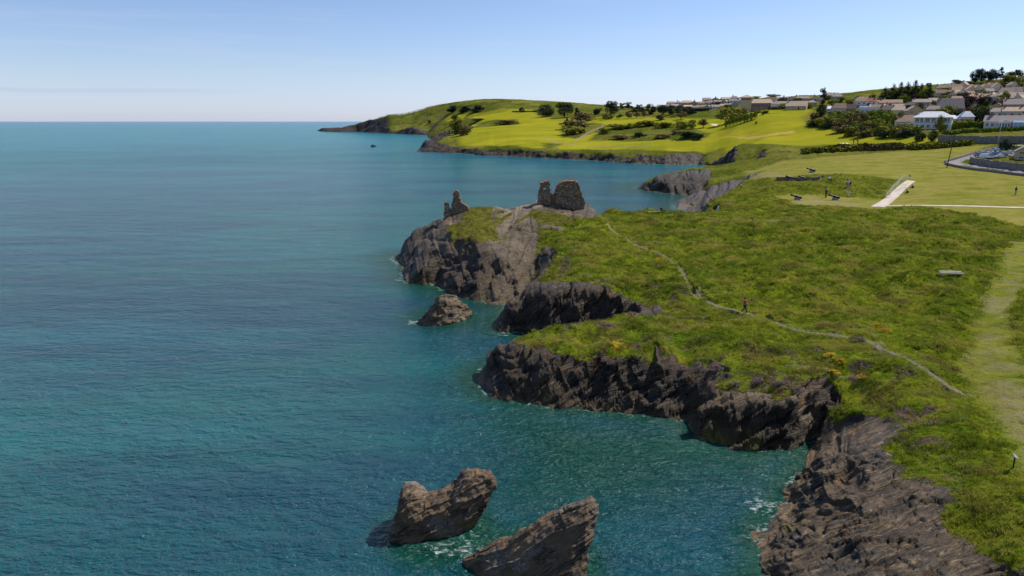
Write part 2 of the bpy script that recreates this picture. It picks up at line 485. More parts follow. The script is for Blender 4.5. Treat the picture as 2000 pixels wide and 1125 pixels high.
TIN = build_height()
# signed distance to the shore on a half-resolution grid
hx, hy = GX[::2, ::2], GY[::2, ::2]
SD = polydist(hx, hy, COAST)*np.where(inpoly(hx, hy, COAST), 1, -1).astype(np.float32)
jj, ii = np.meshgrid(np.arange(NR_)/2.0, np.arange(NT_)/2.0, indexing='ij')
SD = bil(SD, ii, jj).astype(np.float32)
land = SD > 0
sea_floor = -np.minimum(-SD*0.9, 5.0)
Hs = np.where(land, np.maximum(TIN, 0.0), sea_floor).astype(np.float32)
sharp = blur(Hs, 2); mid = blur(Hs, 5); soft = blur(Hs, 14)
cells = SD/(R_*0.00120)
k1 = sstep(10, 40, cells); k2 = sstep(60, 170, cells)
Hs = sharp*(1-k1)+mid*k1
Hs = Hs*(1-k2)+soft*k2
# irregular coast: shift the look-up by noise scaled with what the distance resolves
wa = np.clip(0.010*R_, 0.4, 7.0)*sstep(-60, 0, cells)*(1-0.8*sstep(40, 140, cells))
lm = (SD > -40*R_*0.0012)
def on_land(f, *scale):
    """evaluate a noise on the land part of the grid only"""
    out = np.zeros_like(GX); out[lm] = f(GX[lm], GY[lm], R_[lm]); return out
def _k(r): return np.clip(0.010*r, 0.4, 7.0)*3.2+.6
n1 = on_land(lambda x, y, r: fbm(x/_k(r), y/_k(r), 2.2, 3)); n2 = on_land(lambda x, y, r: fbm(x/_k(r), y/_k(r), 9.7, 3))
n1 = np.clip(n1, -.9, .9); n2 = np.clip(n2, -.9, .9)
gi, gj = to_grid(GX+n1*wa*0.85, GY+n2*wa*0.85)
Hs = bil(Hs, gi, gj).astype(np.float32)
SDW = bil(SD, gi, gj).astype(np.float32)

def ground(x, y):
    gi, gj = to_grid(x, y)
    return float(bil(HF, np.array([gi]), np.array([gj]))[0])
def hit(px, py, tmin=22.0, tmax=2800.0, field=None):
    """where the viewing ray of a photograph pixel meets the ground"""
    dx, dy, dz = ray(px, py)
    t = np.exp(np.linspace(math.log(tmin), math.log(tmax), 5000))
    gi, gj = to_grid(dx*t, dy*t)
    g = bil(HF if field is None else field, gi, gj)
    below = (H+dz*t) <= np.maximum(g, 0.0)
    if not below.any():
        k = int(np.argmin((H+dz*t)-g))
    else: k = int(np.argmax(below))
    return (dx*t[k], dy*t[k], float(max(g[k], 0)))
HF = Hs
def wpoly(L): return [hit(*p)[:2] for p in L]

# ---- cover masks, as polygons and lines on the ground (world x, y)
def area(L, soft, warp=0.0, seed=0.0):
    P = wpoly(L) if not isinstance(L[0][0], float) else L
    xs = [p[0] for p in P]; ys = [p[1] for p in P]
    out = np.zeros_like(GX)
    pad = soft*2+warp*2+1
    m = (GX > min(xs)-pad) & (GX < max(xs)+pad) & (GY > min(ys)-pad) & (GY < max(ys)+pad)
    x, y = GX[m], GY[m]
    if not len(x): return out
    if warp:
        k = np.float32(warp*3)
        x, y = x+warp*fbm(x/k, y/k, seed, 3), y+warp*fbm(x/k, y/k, seed+7, 3)
    d = polydist(x, y, P)*np.where(inpoly(x, y, P), 1, -1)
    out[m] = sstep(-soft, soft, d)
    return out
def line(L, wid, soft, warp=0.0, seed=0.0):
    P = wpoly(L)
    xs = [p[0] for p in P]; ys = [p[1] for p in P]
    pad = wid+soft+warp*2+1
    m = (GX > min(xs)-pad) & (GX < max(xs)+pad) & (GY > min(ys)-pad) & (GY < max(ys)+pad)
    out = np.zeros_like(GX)
    x, y = GX[m], GY[m]
    if warp:
        x, y = x+warp*fbm(x/(warp*4), y/(warp*4), seed, 3), y+warp*fbm(x/(warp*4), y/(warp*4), seed+5, 3)
    out[m] = 1-sstep(wid-soft, wid+soft, polydist(x, y, P, False))
    return out
gy_, gx_ = np.gradient(Hs)
cell_r = R_*(LR1-LR0)/(NR_-1); cell_t = R_*(TH1-TH0)/(NT_-1)
SLOPE = np.hypot(gy_/cell_r, gx_/cell_t)
SLB = blur(SLOPE.astype(np.float32), 2)
nz_a = on_land(lambda x, y, r: fbm(x/3.1, y/3.1, 4.4, 4))
nz_b = on_land(lambda x, y, r: fbm(x/0.9, y/0.9, 8.4, 3))

rock = sstep(0.50, 0.80, SLB+0.30*nz_a+0.12*nz_b)*(1-sstep(14, 45, SDW/np.clip(R_/60, 1, 9)))
rock = np.maximum(rock, 1-sstep(0.3, 0.9, Hs+0.3*nz_a))
POLY_ROCK = [
 ([(1440,1300),(1475,1125),(1460,1040),(1500,1000),(1535,950),(1560,890),(1590,845),(1650,832),(1690,818),(1745,818),(1765,850),(1735,900),(1742,930),(1800,938),(1842,975),(1850,1030),(1900,1065),(1950,1125),(1990,1250)], 1.5, 2.2),
 ([(1350,880),(1345,815),(1375,785),(1395,765),(1440,765),(1490,765),(1540,785),(1590,775),(1625,800),(1600,870)], .5, .8),
 ([(1640,742),(1690,765),(1670,790),(1625,800)], .3, .5),
 ([(930,790),(925,735),(955,680),(985,660),(1010,672),(1050,684),(1120,705),(1200,700),(1290,708),(1340,712),(1400,730),(1400,750),(1360,830)], .5, .8),
 ([(970,660),(985,600),(1005,575),(1060,552),(1130,548),(1170,558),(1200,580),(1255,588),(1250,606),(1100,640)], .5, .9),
 ([(1230,604),(1290,606),(1290,618),(1240,616)], .3, .6),
 ([(755,510),(780,478),(850,436),(858,415),(925,404),(905,428),(870,445),(880,470),(930,480),(985,470),(1005,440),(1035,420),(1050,430),(1052,470),(1050,520),(1010,590),(900,590),(790,560)], .8, 1.2),
 ([(960,408),(1010,402),(1048,394),(1142,394),(1180,420),(1150,430),(1120,428),(1085,418),(1040,412),(1010,430),(975,470),(965,440)], .6, 1.4),
 ([(1235,372),(1300,340),(1350,331),(1388,330),(1390,345),(1345,384)], 1.0, 1.6),
 ([(1312,412),(1330,385),(1400,357),(1430,352),(1480,336),(1500,332),(1450,355),(1420,380),(1370,405)], 1.0, 2.0),
 ([(1250,325),(1300,302),(1345,299),(1378,303),(1365,325)], 2.0, 4.0),
 ([(1056,437),(1105,447),(1098,452),(1060,445)], .3, .5),
]
for k, (P, sf, wp) in enumerate(POLY_ROCK): rock = np.maximum(rock, area(P, sf, wp, 3.1*k))
def band(L, drop, rise): return [(a, b+drop) for a, b in L]+[(a, b-rise) for a, b in reversed(L)]
for P, sf, wp in ((band([(812,294),(850,296),(900,298),(960,303),(1000,304),(1100,309),(1200,315),(1260,319)], 4, 9), 2.0, 5.0),
                  (band([(1240,318),(1300,320),(1340,321),(1372,318)], 6, 16), 2.0, 4.0),
                  (band([(618,255),(640,255),(700,255),(760,258),(836,260)], 4, 5), 4.0, 10.0),
                  ([(808,300),(812,290),(835,274),(870,256),(880,262),(850,280),(900,292),(850,300)], 2.0, 5.0)):
    rock = np.maximum(rock, area(P, sf, wp, 2.4))
CZ = [(795,478),(850,444),(868,420),(905,413),(962,409),(1040,406),(1135,406),(1170,424),(1110,434),(1062,442),(1052,500),(1042,548),(1005,572),(965,548),(952,502),(880,498),(830,494)]
castle = area(CZ, 1.2, 2.0, 2.0)
scree = np.maximum.reduce([line([(925,411),(970,409),(1010,407),(1046,402)], 1.0, .8, .8, 2), line([(1008,412),(990,432),(978,458),(966,482)], .8, .7, 1.0, 4), line([(862,424),(874,432),(905,444)], .5, .5, .6, 3), line([(1068,439),(1102,448)], .5, .4, .5, 3), area([(1090,412),(1112,412),(1108,424),(1094,424)], .5, .8, 2.0)*.8])
rock = np.where(castle > .05, np.minimum(rock, 1-castle*(.10+.26*np.maximum(0, area([(900,416),(985,412),(990,430),(960,448),(915,450)], 1.0, 1.5))+.10*sstep(3.5, 7, Hs)+.65*nz_a+.3*nz_b)*(1-.9*scree)*sstep(1.35, .85, SLB)*sstep(2.0, 3.4, Hs)), rock)
rock *= 1-.85*area([(1612,722),(1700,735),(1765,800),(1705,812),(1640,832),(1605,832),(1650,790),(1640,762)], .6, 1.0, 5.0)
# ledges of turf inside the rock
for P in ([(905,425),(925,416),(985,409),(1000,414),(985,436),(950,452),(915,450)], [(1500,755),(1545,757),(1540,768),(1500,765)], [(1490,776),(1530,780),(1510,788)],
          ):
    rock = rock*(1-0.92*area(P, .6, 1.6, 2.0)*(sstep(-.18, .12, nz_a) if P[0][0] == 905 else 1))

lawn = np.zeros_like(GX); fair = np.zeros_like(GX); dirt = np.zeros_like(GX)
for P in ([(1470,352),(1450,338),(1520,318),(1700,300),(1850,286),(1930,284),(1860,320),(2000,342),(2400,400),(2400,470),(2000,447),(1900,418),(1800,404),(1700,410),(1560,402),(1530,392),(1500,380),(1720,388),(1760,352),(1640,340),(1540,346)],
          ):
    lawn = np.maximum(lawn, area(P, 2.0, 3.0, 1.0))
track = area([(1965,470),(2050,470),(2060,520),(2000,560),(1975,620),(1985,690),(2010,760),(2080,900),(2080,980),(2020,960),(1975,880),(1940,800),(1890,760),(1885,720),(1905,640),(1935,560)], 1.0, 1.6, 4.0)
lawn = np.maximum(lawn, 0.55*track)
for P in ([(880,262),(930,240),(1000,226),(1100,232),(1180,228),(1400,232),(1440,222),(1500,212),(1580,210),(1570,245),(1640,256),(1780,268),(1900,275),(1900,281),(1740,284),(1600,284),(1480,282),(1400,292),(1300,294),(1100,292),(1000,286),(900,285)],
          [(860,236),(950,219),(1040,214),(1050,228),(960,234)]):
    fair = np.maximum(fair, area(P, 4.0, 7.0, 6.0))
# rough ground left between the fairways
rough_far = np.zeros_like(GX)
for P in ([(1095,248),(1160,240),(1200,247),(1120,272),(1100,268)], [(1170,255),(1200,248),(1290,240),(1340,245),(1390,262),(1375,272),(1250,276),(1150,275)],
          [(920,250),(940,240),(1010,233),(1012,243),(950,248)], [(1060,280),(1095,281),(1085,292),(1065,292)]):
    q = area(P, 3.0, 6.0, 2.6); fair = fair*(1-q); rough_far = np.maximum(rough_far, q)

TRAIL_A = [(1178,425),(1195,450),(1240,478),(1290,495),(1312,510),(1335,535),(1345,560),(1360,582),(1400,597),(1453,610),(1500,625),(1545,642),(1600,652),(1655,657)]
TRAIL_B = [(1690,665),(1740,688),(1790,712),(1840,745),(1890,770)]
TRAIL_C = [(1312,505),(1250,470),(1205,455)]
trail = sstep(-.55, .05, nz_b+.5*nz_a)*np.maximum.reduce([line(TRAIL_A[5:], .27, .16, .5, 1), line(TRAIL_A[:6], .34, .3, .5, 4)*0.75, line(TRAIL_B, .35, .3, .5, 2), line([(1360,572),(1372,585),(1366,562)], .25, .2)*.7])
grass_gap = np.maximum(line(TRAIL_A, .55, .3, .5, 1), line(TRAIL_B, .6, .3, .5, 2))
faint = np.maximum.reduce([line([(1090,663),(1160,671),(1210,672),(1250,685)], .22, .2, .5, 3), line([(1370,695),(1430,712)], .2, .2, .4, 3), line([(1540,714),(1620,722),(1680,735)], .2, .2, .4, 8),
   line([(1410,627),(1480,614)], .2, .2, .4, 8), line([(1290,420),(1400,428),(1560,432)], .8, .7, .8, 4), line([(1545,642),(1700,648),(1740,690)], .2, .2, .4, 8), line([(1120,565),(1180,548)], .3, .3)])
rock *= 1-line(TRAIL_A[4:], 1.2, .6)
dirt = np.maximum.reduce([trail, faint*0.45, line([(1180,246),(1150,260),(1124,275)], 1.6, .8), line([(1060,268),(1085,278),(1130,284),(1260,286)], 2.2, 2.0, 3, 2)*.5])
bare = track*sstep(0.02, 0.42, on_land(lambda x, y, r: fbm(x/2.6, y/2.6, 5.5, 4))+0.10)*0.5
for P in ([(1920,575),(1975,580),(1965,610),(1930,612)], [(1935,745),(2000,740),(2060,880),(2010,900),(1965,830)], [(1930,680),(1960,685),(1950,695)]):
    bare = np.maximum(bare, .7*area(P, .8, 1.2, 8.0)*sstep(-.25, .35, nz_b+.25))
for P in ([(1500,352),(1560,346),(1640,350),(1520,353)], [(1540,395),(1600,388),(1710,400),(1650,404)], [(1465,345),(1520,336),(1540,344),(1480,352)]):
    bare = np.maximum(bare, area(P, 2, 3, 5.0)*.5)
dirt = np.maximum(dirt, bare*0.8)
sandy = np.maximum.reduce([area([(1400,270),(1460,268),(1500,262),(1530,258),(1552,258),(1500,267),(1450,271)], 1.2, 2.5, 3.0)*.7, area([(1520,259),(1550,256),(1555,260),(1530,262)], 1.0, 1.5, 3.0)*.8])
bunker = np.maximum.reduce([area([(1640,279),(1658,279),(1658,283),(1641,282)], .5, 0), area([(1388,242),(1402,242),(1400,246),(1390,245)], .8, 0)])
# heather and gorse grow along the cliff edges
edge = sstep(0.15, .9, sstep(1.5, 4.0, SDW)*(1-sstep(6, 13, SDW)))*sstep(30, 60, R_+20)*(R_ < 190)
heath = edge*sstep(0.05, 0.34, on_land(lambda x, y, r: fbm(x/2.2, y/2.2, 12.5, 4))+0.02)
for P in ([(1470,735),(1500,728),(1560,740),(1575,760),(1520,770),(1470,765)], [(1070,700),(1100,695),(1095,712)], [(1175,697),(1195,692),(1200,706)], [(1320,712),(1400,705),(1440,725),(1420,745),(1340,725)], [(1090,520),(1140,470),(1110,520),(1080,545)]):
    heath = np.maximum(heath, area(P, .5, .9, 3.0)*sstep(-.2, .25, nz_b+.15))
gorse = edge*0
for P in ([(1168,452),(1180,450),(1176,460)], [(1152,466),(1168,466),(1160,474)], [(1280,502),(1295,500),(1300,508),(1285,510)], [(1180,660),(1240,680),(1200,690)]):
    gorse = np.maximum(gorse, area(P, .3, .5, 1.0)*.8)

# ---- relief of turf and of bedded rock
rough = (1-np.clip(lawn+fair, 0, 1))*(1-rock)*(1-.8*np.clip(dirt*1.5, 0, 1))
turf = 0.34*on_land(lambda x, y, r: fbm(x/2.1, y/1.5, 1.5, 4))+0.16*np.abs(on_land(lambda x, y, r: fbm(x/0.8, y/0.6, 3.5, 3)))
big = on_land(lambda x, y, r: fbm(x/9, y/9, 2.0, 3))
far_k = np.clip(R_/150, 1, 5)
bumpy = 0.6*sstep(80, 400, R_)*on_land(lambda x, y, r: fbm(x/(7*np.clip(r/150, 1, 5)), y/(7*np.clip(r/150, 1, 5)), 6.0, 4))*far_k*0.6
HF = Hs+rough*(turf*np.clip(R_/60, .8, 1.6)+(1.15*big+.5*on_land(lambda x, y, r: fbm(x/4.5, y/3.6, 7.7, 2)))*(1-sstep(150, 400, R_))+bumpy)*sstep(0.2, 1.5, SDW)+(fair+lawn)*0.5*sstep(60, 300, R_)*on_land(lambda x, y, r: fbm(x/40, y/40, 3.0, 2))
HF = HF.astype(np.float32)

# bedding: planes dipping towards the open sea
BN = np.array([-0.42, 0.55, 0.72]); BN /= np.linalg.norm(BN)
BT = np.cross(BN, [0, 1, 0]); BT /= np.linalg.norm(BT); BU = np.cross(BN, BT)
def hash3(a, b, c):
    return PERM[(PERM[(PERM[a & 255]+b) & 255]+c) & 255].astype(np.float32)/255.0
def bedding(x, y, z, k):
    """blocky layered relief, about -1..1; k = size of one bed in metres"""
    wx = fbm(x/(9*k), y/(9*k), z/(9*k), 3)*k*1.6
    wy = fbm(x/(5*k)+31, y/(5*k), z/(5*k), 2)*k*1.2
    s = (x*BN[0]+y*BN[1]+z*BN[2]+wx)/k
    a = (x*BT[0]+y*BT[1]+z*BT[2]+wy)/k; b = (x*BU[0]+y*BU[1]+z*BU[2]-wy)/k
    out = 0
    for f, am, el in ((.55, 1.0, .42), (1.25, .55, .40), (2.9, .30, .5)):
        S = s*f; si = np.floor(S).astype(np.int32); sf = S-si
        off = hash3(si, si*7+3, si*13)*3.0
        ai = np.floor(a*f*el+off).astype(np.int32); bi = np.floor(b*f*el+off*1.7).astype(np.int32)
        step = hash3(ai, bi, si)-.5
        lip = np.abs(sf-.5)*2
        out = out+am*(step*1.25-0.55*sstep(.72, 1.0, lip))
    return out
def rock_nodes(m, p, k=1.0, attr_lichen=True, tint=None, pale=1.0):
    """bedded dark slate; returns colour and height sockets"""
    rot = m.map(p, (1, 1, 1), (0, 0, 0))
    warp = m.noise(p, 0.10/k, 3, col=True)
    pw = m.n('ShaderNodeVectorMath', operation='MULTIPLY_ADD'); m.l(warp, pw.inputs[0]); pw.inputs[1].default_value = (2.6*k,)*3; m.l(rot, pw.inputs[2])
    pv = pw.outputs[0]
    # coordinates along and across the beds
    def dot(v, s):
        x = m.n('ShaderNodeVectorMath', operation='DOT_PRODUCT'); m.l(pv, x.inputs[0]); x.inputs[1].default_value = tuple(float(q)*s for q in v); return x.outputs['Value']
    cb = m.n('ShaderNodeCombineXYZ'); m.l(dot(BT, .35), cb.inputs[0]); m.l(dot(BU, .35), cb.inputs[1]); m.l(dot(BN, 2.4), cb.inputs[2])
    bed = m.noise(cb.outputs[0], 1.0/k, 8, 0.68)
    cb2 = m.n('ShaderNodeCombineXYZ'); m.l(dot(BT, .9), cb2.inputs[0]); m.l(dot(BU, .9), cb2.inputs[1]); m.l(dot(BN, 7.0), cb2.inputs[2])
    bedf = m.noise(cb2.outputs[0], 1.0/k, 6, 0.7)
    blot = m.noise(p, .28/k, 5, .6)
    fine = m.noise(p, 5.0/k, 4, .7)
    c = m.mix(m.rng(bed, .40, .60), (.013*pale, .0102*pale, .0080*pale), (.082*pale, .058*pale, .033*pale))
    c = m.mix(m.rng(bedf, .55, .66, 0, .85), c, (.25*pale, .175*pale, .10*pale))
    c = m.mix(m.rng(bedf, .475, .40, 0, .92), c, (.006, .0055, .0055))
    c = m.mix(m.rng(blot, .46, .64, 0, .75), c, (.090*pale, .057*pale, .030*pale))
    c = m.mix(m.math('MULTIPLY', m.rng(blot, .42, .30), m.rng(fine, .40, .62)), c, (.075*pale, .064*pale, .052*pale))
    h = m.math('ADD', m.math('MULTIPLY', bed, 1.0), m.math('MULTIPLY', bedf, .45))
    h = m.math('ADD', h, m.math('MULTIPLY', fine, .10))
    return c, h, blot, fine

def tide(m, p, c, fine, blot, top=0.55):
    """weed, barnacle band and wet foot of a rock standing in the sea"""
    z = m.n('ShaderNodeSeparateXYZ'); m.l(p, z.inputs[0])
    zz = m.math('ADD', z.outputs['Z'], m.rng(blot, .3, .7, -.35, .35))
    band = m.math('MULTIPLY', m.rng(zz, .02, .12), m.rng(zz, top, top*.5))
    c = m.mix(m.math('MULTIPLY', band, m.rng(fine, .42, .55, .1, .8)), c, (.17, .115, .055))
    weed = m.math('MULTIPLY', m.rng(zz, top*3.2, top*1.2), m.rng(blot, .57, .66))
    c = m.mix(m.math('MULTIPLY', weed, .75), c, (.16, .15, .018))
    return c

def terrain_material():
    m = NT('coast_ground')
    p = m.pos()
    rc, rh, blot, fine = rock_nodes(m, p, 1.0)
    rc = tide(m, p, rc, fine, blot)
    a_rock, a_lawn, a_fair, a_dirt = m.attr('rock'), m.attr('lawn'), m.attr('fair'), m.attr('dirt')
    a_heath, a_gorse, a_sand, a_bunk, a_brown = m.attr('heath'), m.attr('gorse'), m.attr('sandy'), m.attr('bunker'), m.attr('brown')
    a_lich = m.attr('lichen')
    rc = m.mix(m.math('MULTIPLY', a_lich, m.rng(m.noise(p, 1.5, 6, .65), .54, .64, 0, .8)), rc, (.26, .105, .018))
    rc = m.mix(m.math('MULTIPLY', a_brown, m.rng(fine, .3, .7, .3, .85)), rc, m.mix(m.rng(blot, .35, .65), (.075, .052, .028), (.22, .165, .10)))
    wsc = m.n('ShaderNodeVectorMath', operation='MULTIPLY_ADD'); m.l(rc, wsc.inputs[0]); wsc.inputs[1].default_value = (1.9, 1.82, 1.66); wsc.inputs[2].default_value = (.036, .030, .024)
    rc = m.mix(m.attr('weather'), rc, wsc.outputs[0])
    darker = m.n('ShaderNodeVectorMath', operation='MULTIPLY'); m.l(rc, darker.inputs[0]); darker.inputs[1].default_value = (.50, .46, .42)
    rc = m.mix(m.math('MULTIPLY', m.attr('fark'), .85), rc, darker.outputs[0])  # rock tone gets darker with distance
    # grasses
    g1 = m.noise(p, .09, 5, .6); g2 = m.noise(m.map(p, (1, 1.5, 1), (0, 0, .5)), .55, 6, .65); g3 = m.noise(m.map(p, (1, 2.2, 1), (0, 0, .3)), 2.6, 5, .7)
    g4 = m.noise(m.map(p, (1, 1.6, 1), (0, 0, -.6)), 1.1, 6, .68)
    c = m.mix(m.rng(g1, .36, .60), (.068, .135, .006), (.150, .188, .010))
    c = m.mix(m.rng(m.noise(p, .22, 5, .65), .50, .66, 0, .75), c, (.20, .185, .016))
    c = m.mix(m.rng(g2, .50, .66, 0, .8), c, (.21, .225, .014))
    c = m.mix(m.rng(g2, .46, .33, 0, .85), c, (.022, .048, .005))
    c = m.mix(m.rng(g4, .56, .68, 0, .65), c, (.29, .245, .070))
    c = m.mix(m.rng(g4, .43, .32, 0, .8), c, (.016, .032, .005))
    c = m.mix(m.rng(g3, .52, .70, 0, .7), c, (.23, .25, .030))
    c = m.mix(m.rng(g3, .47, .31, 0, .8), c, (.018, .034, .004))
    # far rough pasture and gorse slopes
    far = m.attr('fark')
    f1 = m.noise(p, .016, 6, .62); f2 = m.noise(p, .06, 5, .65)
    fc = m.mix(m.rng(f1, .38, .62), (.072, .092, .012), (.165, .160, .032))
    fc = m.mix(m.rng(f2, .54, .64, 0, .8), fc, (.040, .055, .008))
    fc = m.mix(m.rng(m.noise(p, .035, 5, .6), .58, .68, 0, .55), fc, (.15, .10, .05))
    fc = m.mix(m.rng(m.noise(p, .22, 5, .7), .55, .66, 0, .75), fc, (.035, .055, .006))
    fc = m.mix(m.rng(m.noise(m.map(p, (1, 1, 1), (0, 0, .7)), .13, 5, .7), .57, .68, 0, .6), fc, (.22, .19, .06))
    c = m.mix(far, c, fc)
    # mown lawn
    lc = m.mix(m.rng(g2, .35, .65), (.155, .155, .024), (.225, .20, .052))
    lc = m.mix(m.rng(m.noise(m.map(p, (1, 2.5, 1), (0, 0, .2)), .20, 5, .6), .45, .7, 0, .75), lc, (.27, .225, .075))
    lc = m.mix(m.rng(m.noise(m.map(p, (1, 2.0, 1), (0, 0, -.2)), .11, 4, .6), .52, .36, 0, .7), lc, (.105, .14, .010))
    c = m.mix(m.math('MULTIPLY', a_brown, .8), c, m.mix(m.rng(g4, .40, .60), (.062, .052, .016), (.15, .125, .036)))
    c = m.mix(a_lawn, c, lc)
    fw = m.mix(m.rng(m.noise(m.map(p, (1, 2.2, 1)), .012, 5, .6), .35, .65), (.195, .20, .014), (.295, .27, .018))
    fw = m.mix(m.rng(m.noise(m.map(p, (1, 2.5, 1)), .05, 4, .6), .56, .72, 0, .45), fw, (.33, .29, .06))
    fw = m.mix(m.rng(m.noise(p, .03, 6, .7), .52, .66, 0, .7), fw, (.15, .175, .012))
    c = m.mix(a_fair, c, fw)
    c = m.mix(a_sand, c, (.46, .30, .10))
    c = m.mix(a_bunk, c, (.62, .54, .42))
    c = m.mix(m.math('MULTIPLY', a_heath, m.rng(fine, .3, .55, .35, .95)), c, m.mix(m.rng(m.noise(p, 3.2, 4, .7), .45, .62), (.050, .034, .024), (.20, .105, .155)))
    c = m.mix(a_gorse, c, (.40, .26, .01))
    dc = m.mix(m.rng(fine, .35, .65), (.17, .135, .085), (.35, .28, .20))
    c = m.mix(m.math('MULTIPLY', a_dirt, m.rng(g3, .3, .6, .55, 1.0)), c, dc)
    # ragged line where turf gives way to rock
    e = m.math('ADD', a_rock, m.rng(m.noise(p, 1.3, 5, .7), .3, .7, -.38, .38))
    e = m.rng(e, .42, .58)
    col = m.mix(e, c, rc)
    gh = m.math('ADD', m.math('MULTIPLY', g3, .7), m.math('MULTIPLY', m.noise(p, 9, 3, .7), .35))
    smoothk = m.math('SUBTRACT', 1.0, m.math('MULTIPLY', m.math('ADD', a_lawn, a_fair, True), .8))
    gh = m.math('MULTIPLY', gh, smoothk)
    hsel = m.n('ShaderNodeMix', data_type='FLOAT'); m.put(hsel.inputs[0], e); m.put(hsel.inputs[2], gh); m.put(hsel.inputs[3], m.math('MULTIPLY', rh, 1.5))
    nrm = m.bump(hsel.outputs[0], 1.0, .42)
    return m.fin(col, m.rng(e, 0, 1, .95, .62), m.rng(e, 0, 1, .0, .30), nrm)

def build_terrain():
    keep_h = HF > -2.2
    weather = np.zeros_like(GX)
    for P_, v in ((POLY_ROCK[0][0], .5), ([(1395,765),(1440,760),(1500,762),(1600,775),(1625,790),(1560,797),(1440,782),(1380,800),(1360,830)], .7), ([(985,470),(1010,440),(1040,440),(1045,560),(1000,592),(960,590),(950,520)], .3),
                 ([(1056,435),(1110,447),(1100,455),(1060,447)], 1.0), ([(965,408),(1050,396),(1060,404),(1000,440),(975,475),(965,470),(985,430)], 1.0), ([(855,413),(880,428),(900,436),(930,470),(880,440)], .8)):
        weather = np.maximum(weather, v*area(P_, .8, 1.5, 6.0))
    weather = np.maximum(weather*(1-.5*castle), scree)
    X, Y, Z = GX.copy(), GY.copy(), HF.copy()
    # normals of the height field, then push bedded rock in and out along them
    gj_, gi_ = np.gradient(blur(HF, 3))
    dr = gj_/cell_r; dt = gi_/cell_t
    sx, sy = np.sin(TH), np.cos(TH)
    nx = -(dr*sx+dt*sy); ny = -(dr*sy-dt*sx); nl = np.sqrt(nx*nx+ny*ny+1)
    nx, ny, nz = nx/nl, ny/nl, 1/nl
    m = (rock > 0.02) & keep_h
    x, y, z = X[m], Y[m], Z[m]
    k = np.clip(R_[m]/72, .72, 4)
    amp = rock[m]**1.5*k*(0.74-.22*sstep(85, 115, R_[m]))*(1-.1*weather[m])*sstep(-1.0, .6, z+.4)*np.clip(.45+SLB[m], .6, 1.0)
    calm = np.maximum(.7*area([(1590,845),(1640,812),(1765,812),(1745,895),(1600,895)], 1.0), .55*area([(1290,690),(1420,690),(1420,765),(1310,745)], 1.0))
    amp *= 1-calm[m]
    d = bedding(x, y, z, k)
    chunk = fbm(x/(4.2*k), y/(4.2*k), z/(3.2*k), 3)
    disp = amp*(0.85*d+1.0*chunk)+rock[m]*sstep(80, 110, R_[m])*(R_[m] < 200)*.8*fbm(x/5.5, y/5.5, z/9, 2)
    X[m] += nx[m]*disp; Y[m] += ny[m]*disp; Z[m] += nz[m]*disp*np.where(z < .4, .4, 1)
    brown = castle*np.clip(.8+.5*nz_a, .3, 1)*(1-scree)
    for P, v in (([(1040,420),(1055,430),(1055,470),(1050,530),(1010,595),(960,590),(960,520),(1000,470)], .75), ([(850,420),(870,410),(1140,392),(1180,420),(1120,432),(1050,440),(1000,450),(960,480),(880,490),(850,450)], .8),
              ([(1400,760),(1500,765),(1600,785),(1500,795),(1400,785)], .5), ([(960,675),(1050,690),(1110,730),(1050,760),(990,700)], .5)):
        brown = np.maximum(brown, area(P, .8, 1.2, 4.0)*v)
    lichen = rock*sstep(1.6, 3.4, HF)*(1-sstep(3.5, 5.5, SDW))*(R_ < 95)*sstep(.05, .4, nz_a+.2)
    fark = sstep(170, 330, R_)
    cls = np.zeros(GX.shape, np.int8)                     # 0 turf 1 cliff 2 path 3 fairway 4 lawn
    cls[lawn > .5] = 4; cls[fair > .5] = 3; cls[trail > .45] = 2; cls[rock > .5] = 1
    qk = keep_h[:-1, :-1] | keep_h[1:, :-1] | keep_h[:-1, 1:] | keep_h[1:, 1:]
    idx = np.arange(NR_*NT_).reshape(NR_, NT_)
    a = idx[:-1, :-1]; Q = np.stack([a, a+1, a+NT_+1, a+NT_], -1)
    cq = cls[:-1, :-1]
    mat = terrain_material()
    P = np.stack([X, Y, Z], -1).reshape(-1, 3)
    AT = dict(rock=rock, lawn=lawn, fair=fair, dirt=dirt, heath=heath, gorse=gorse, sandy=sandy, bunker=bunker, brown=brown, weather=weather, lichen=lichen, fark=fark)
    for c, nm in enumerate(('terrain', 'cliff', 'path', 'fairway', 'lawn')):
        q = Q[qk & (cq == c)]
        if not len(q): continue
        used, inv = np.unique(q, return_inverse=True)
        inv = inv.reshape(q.shape)[:, ::-1]
        o = mesh_obj(nm, P[used], np.ascontiguousarray(inv), mat, smooth=True, attrs={kk: vv.reshape(-1)[used] for kk, vv in AT.items()})
        tag(o, kind='structure')
build_terrain()

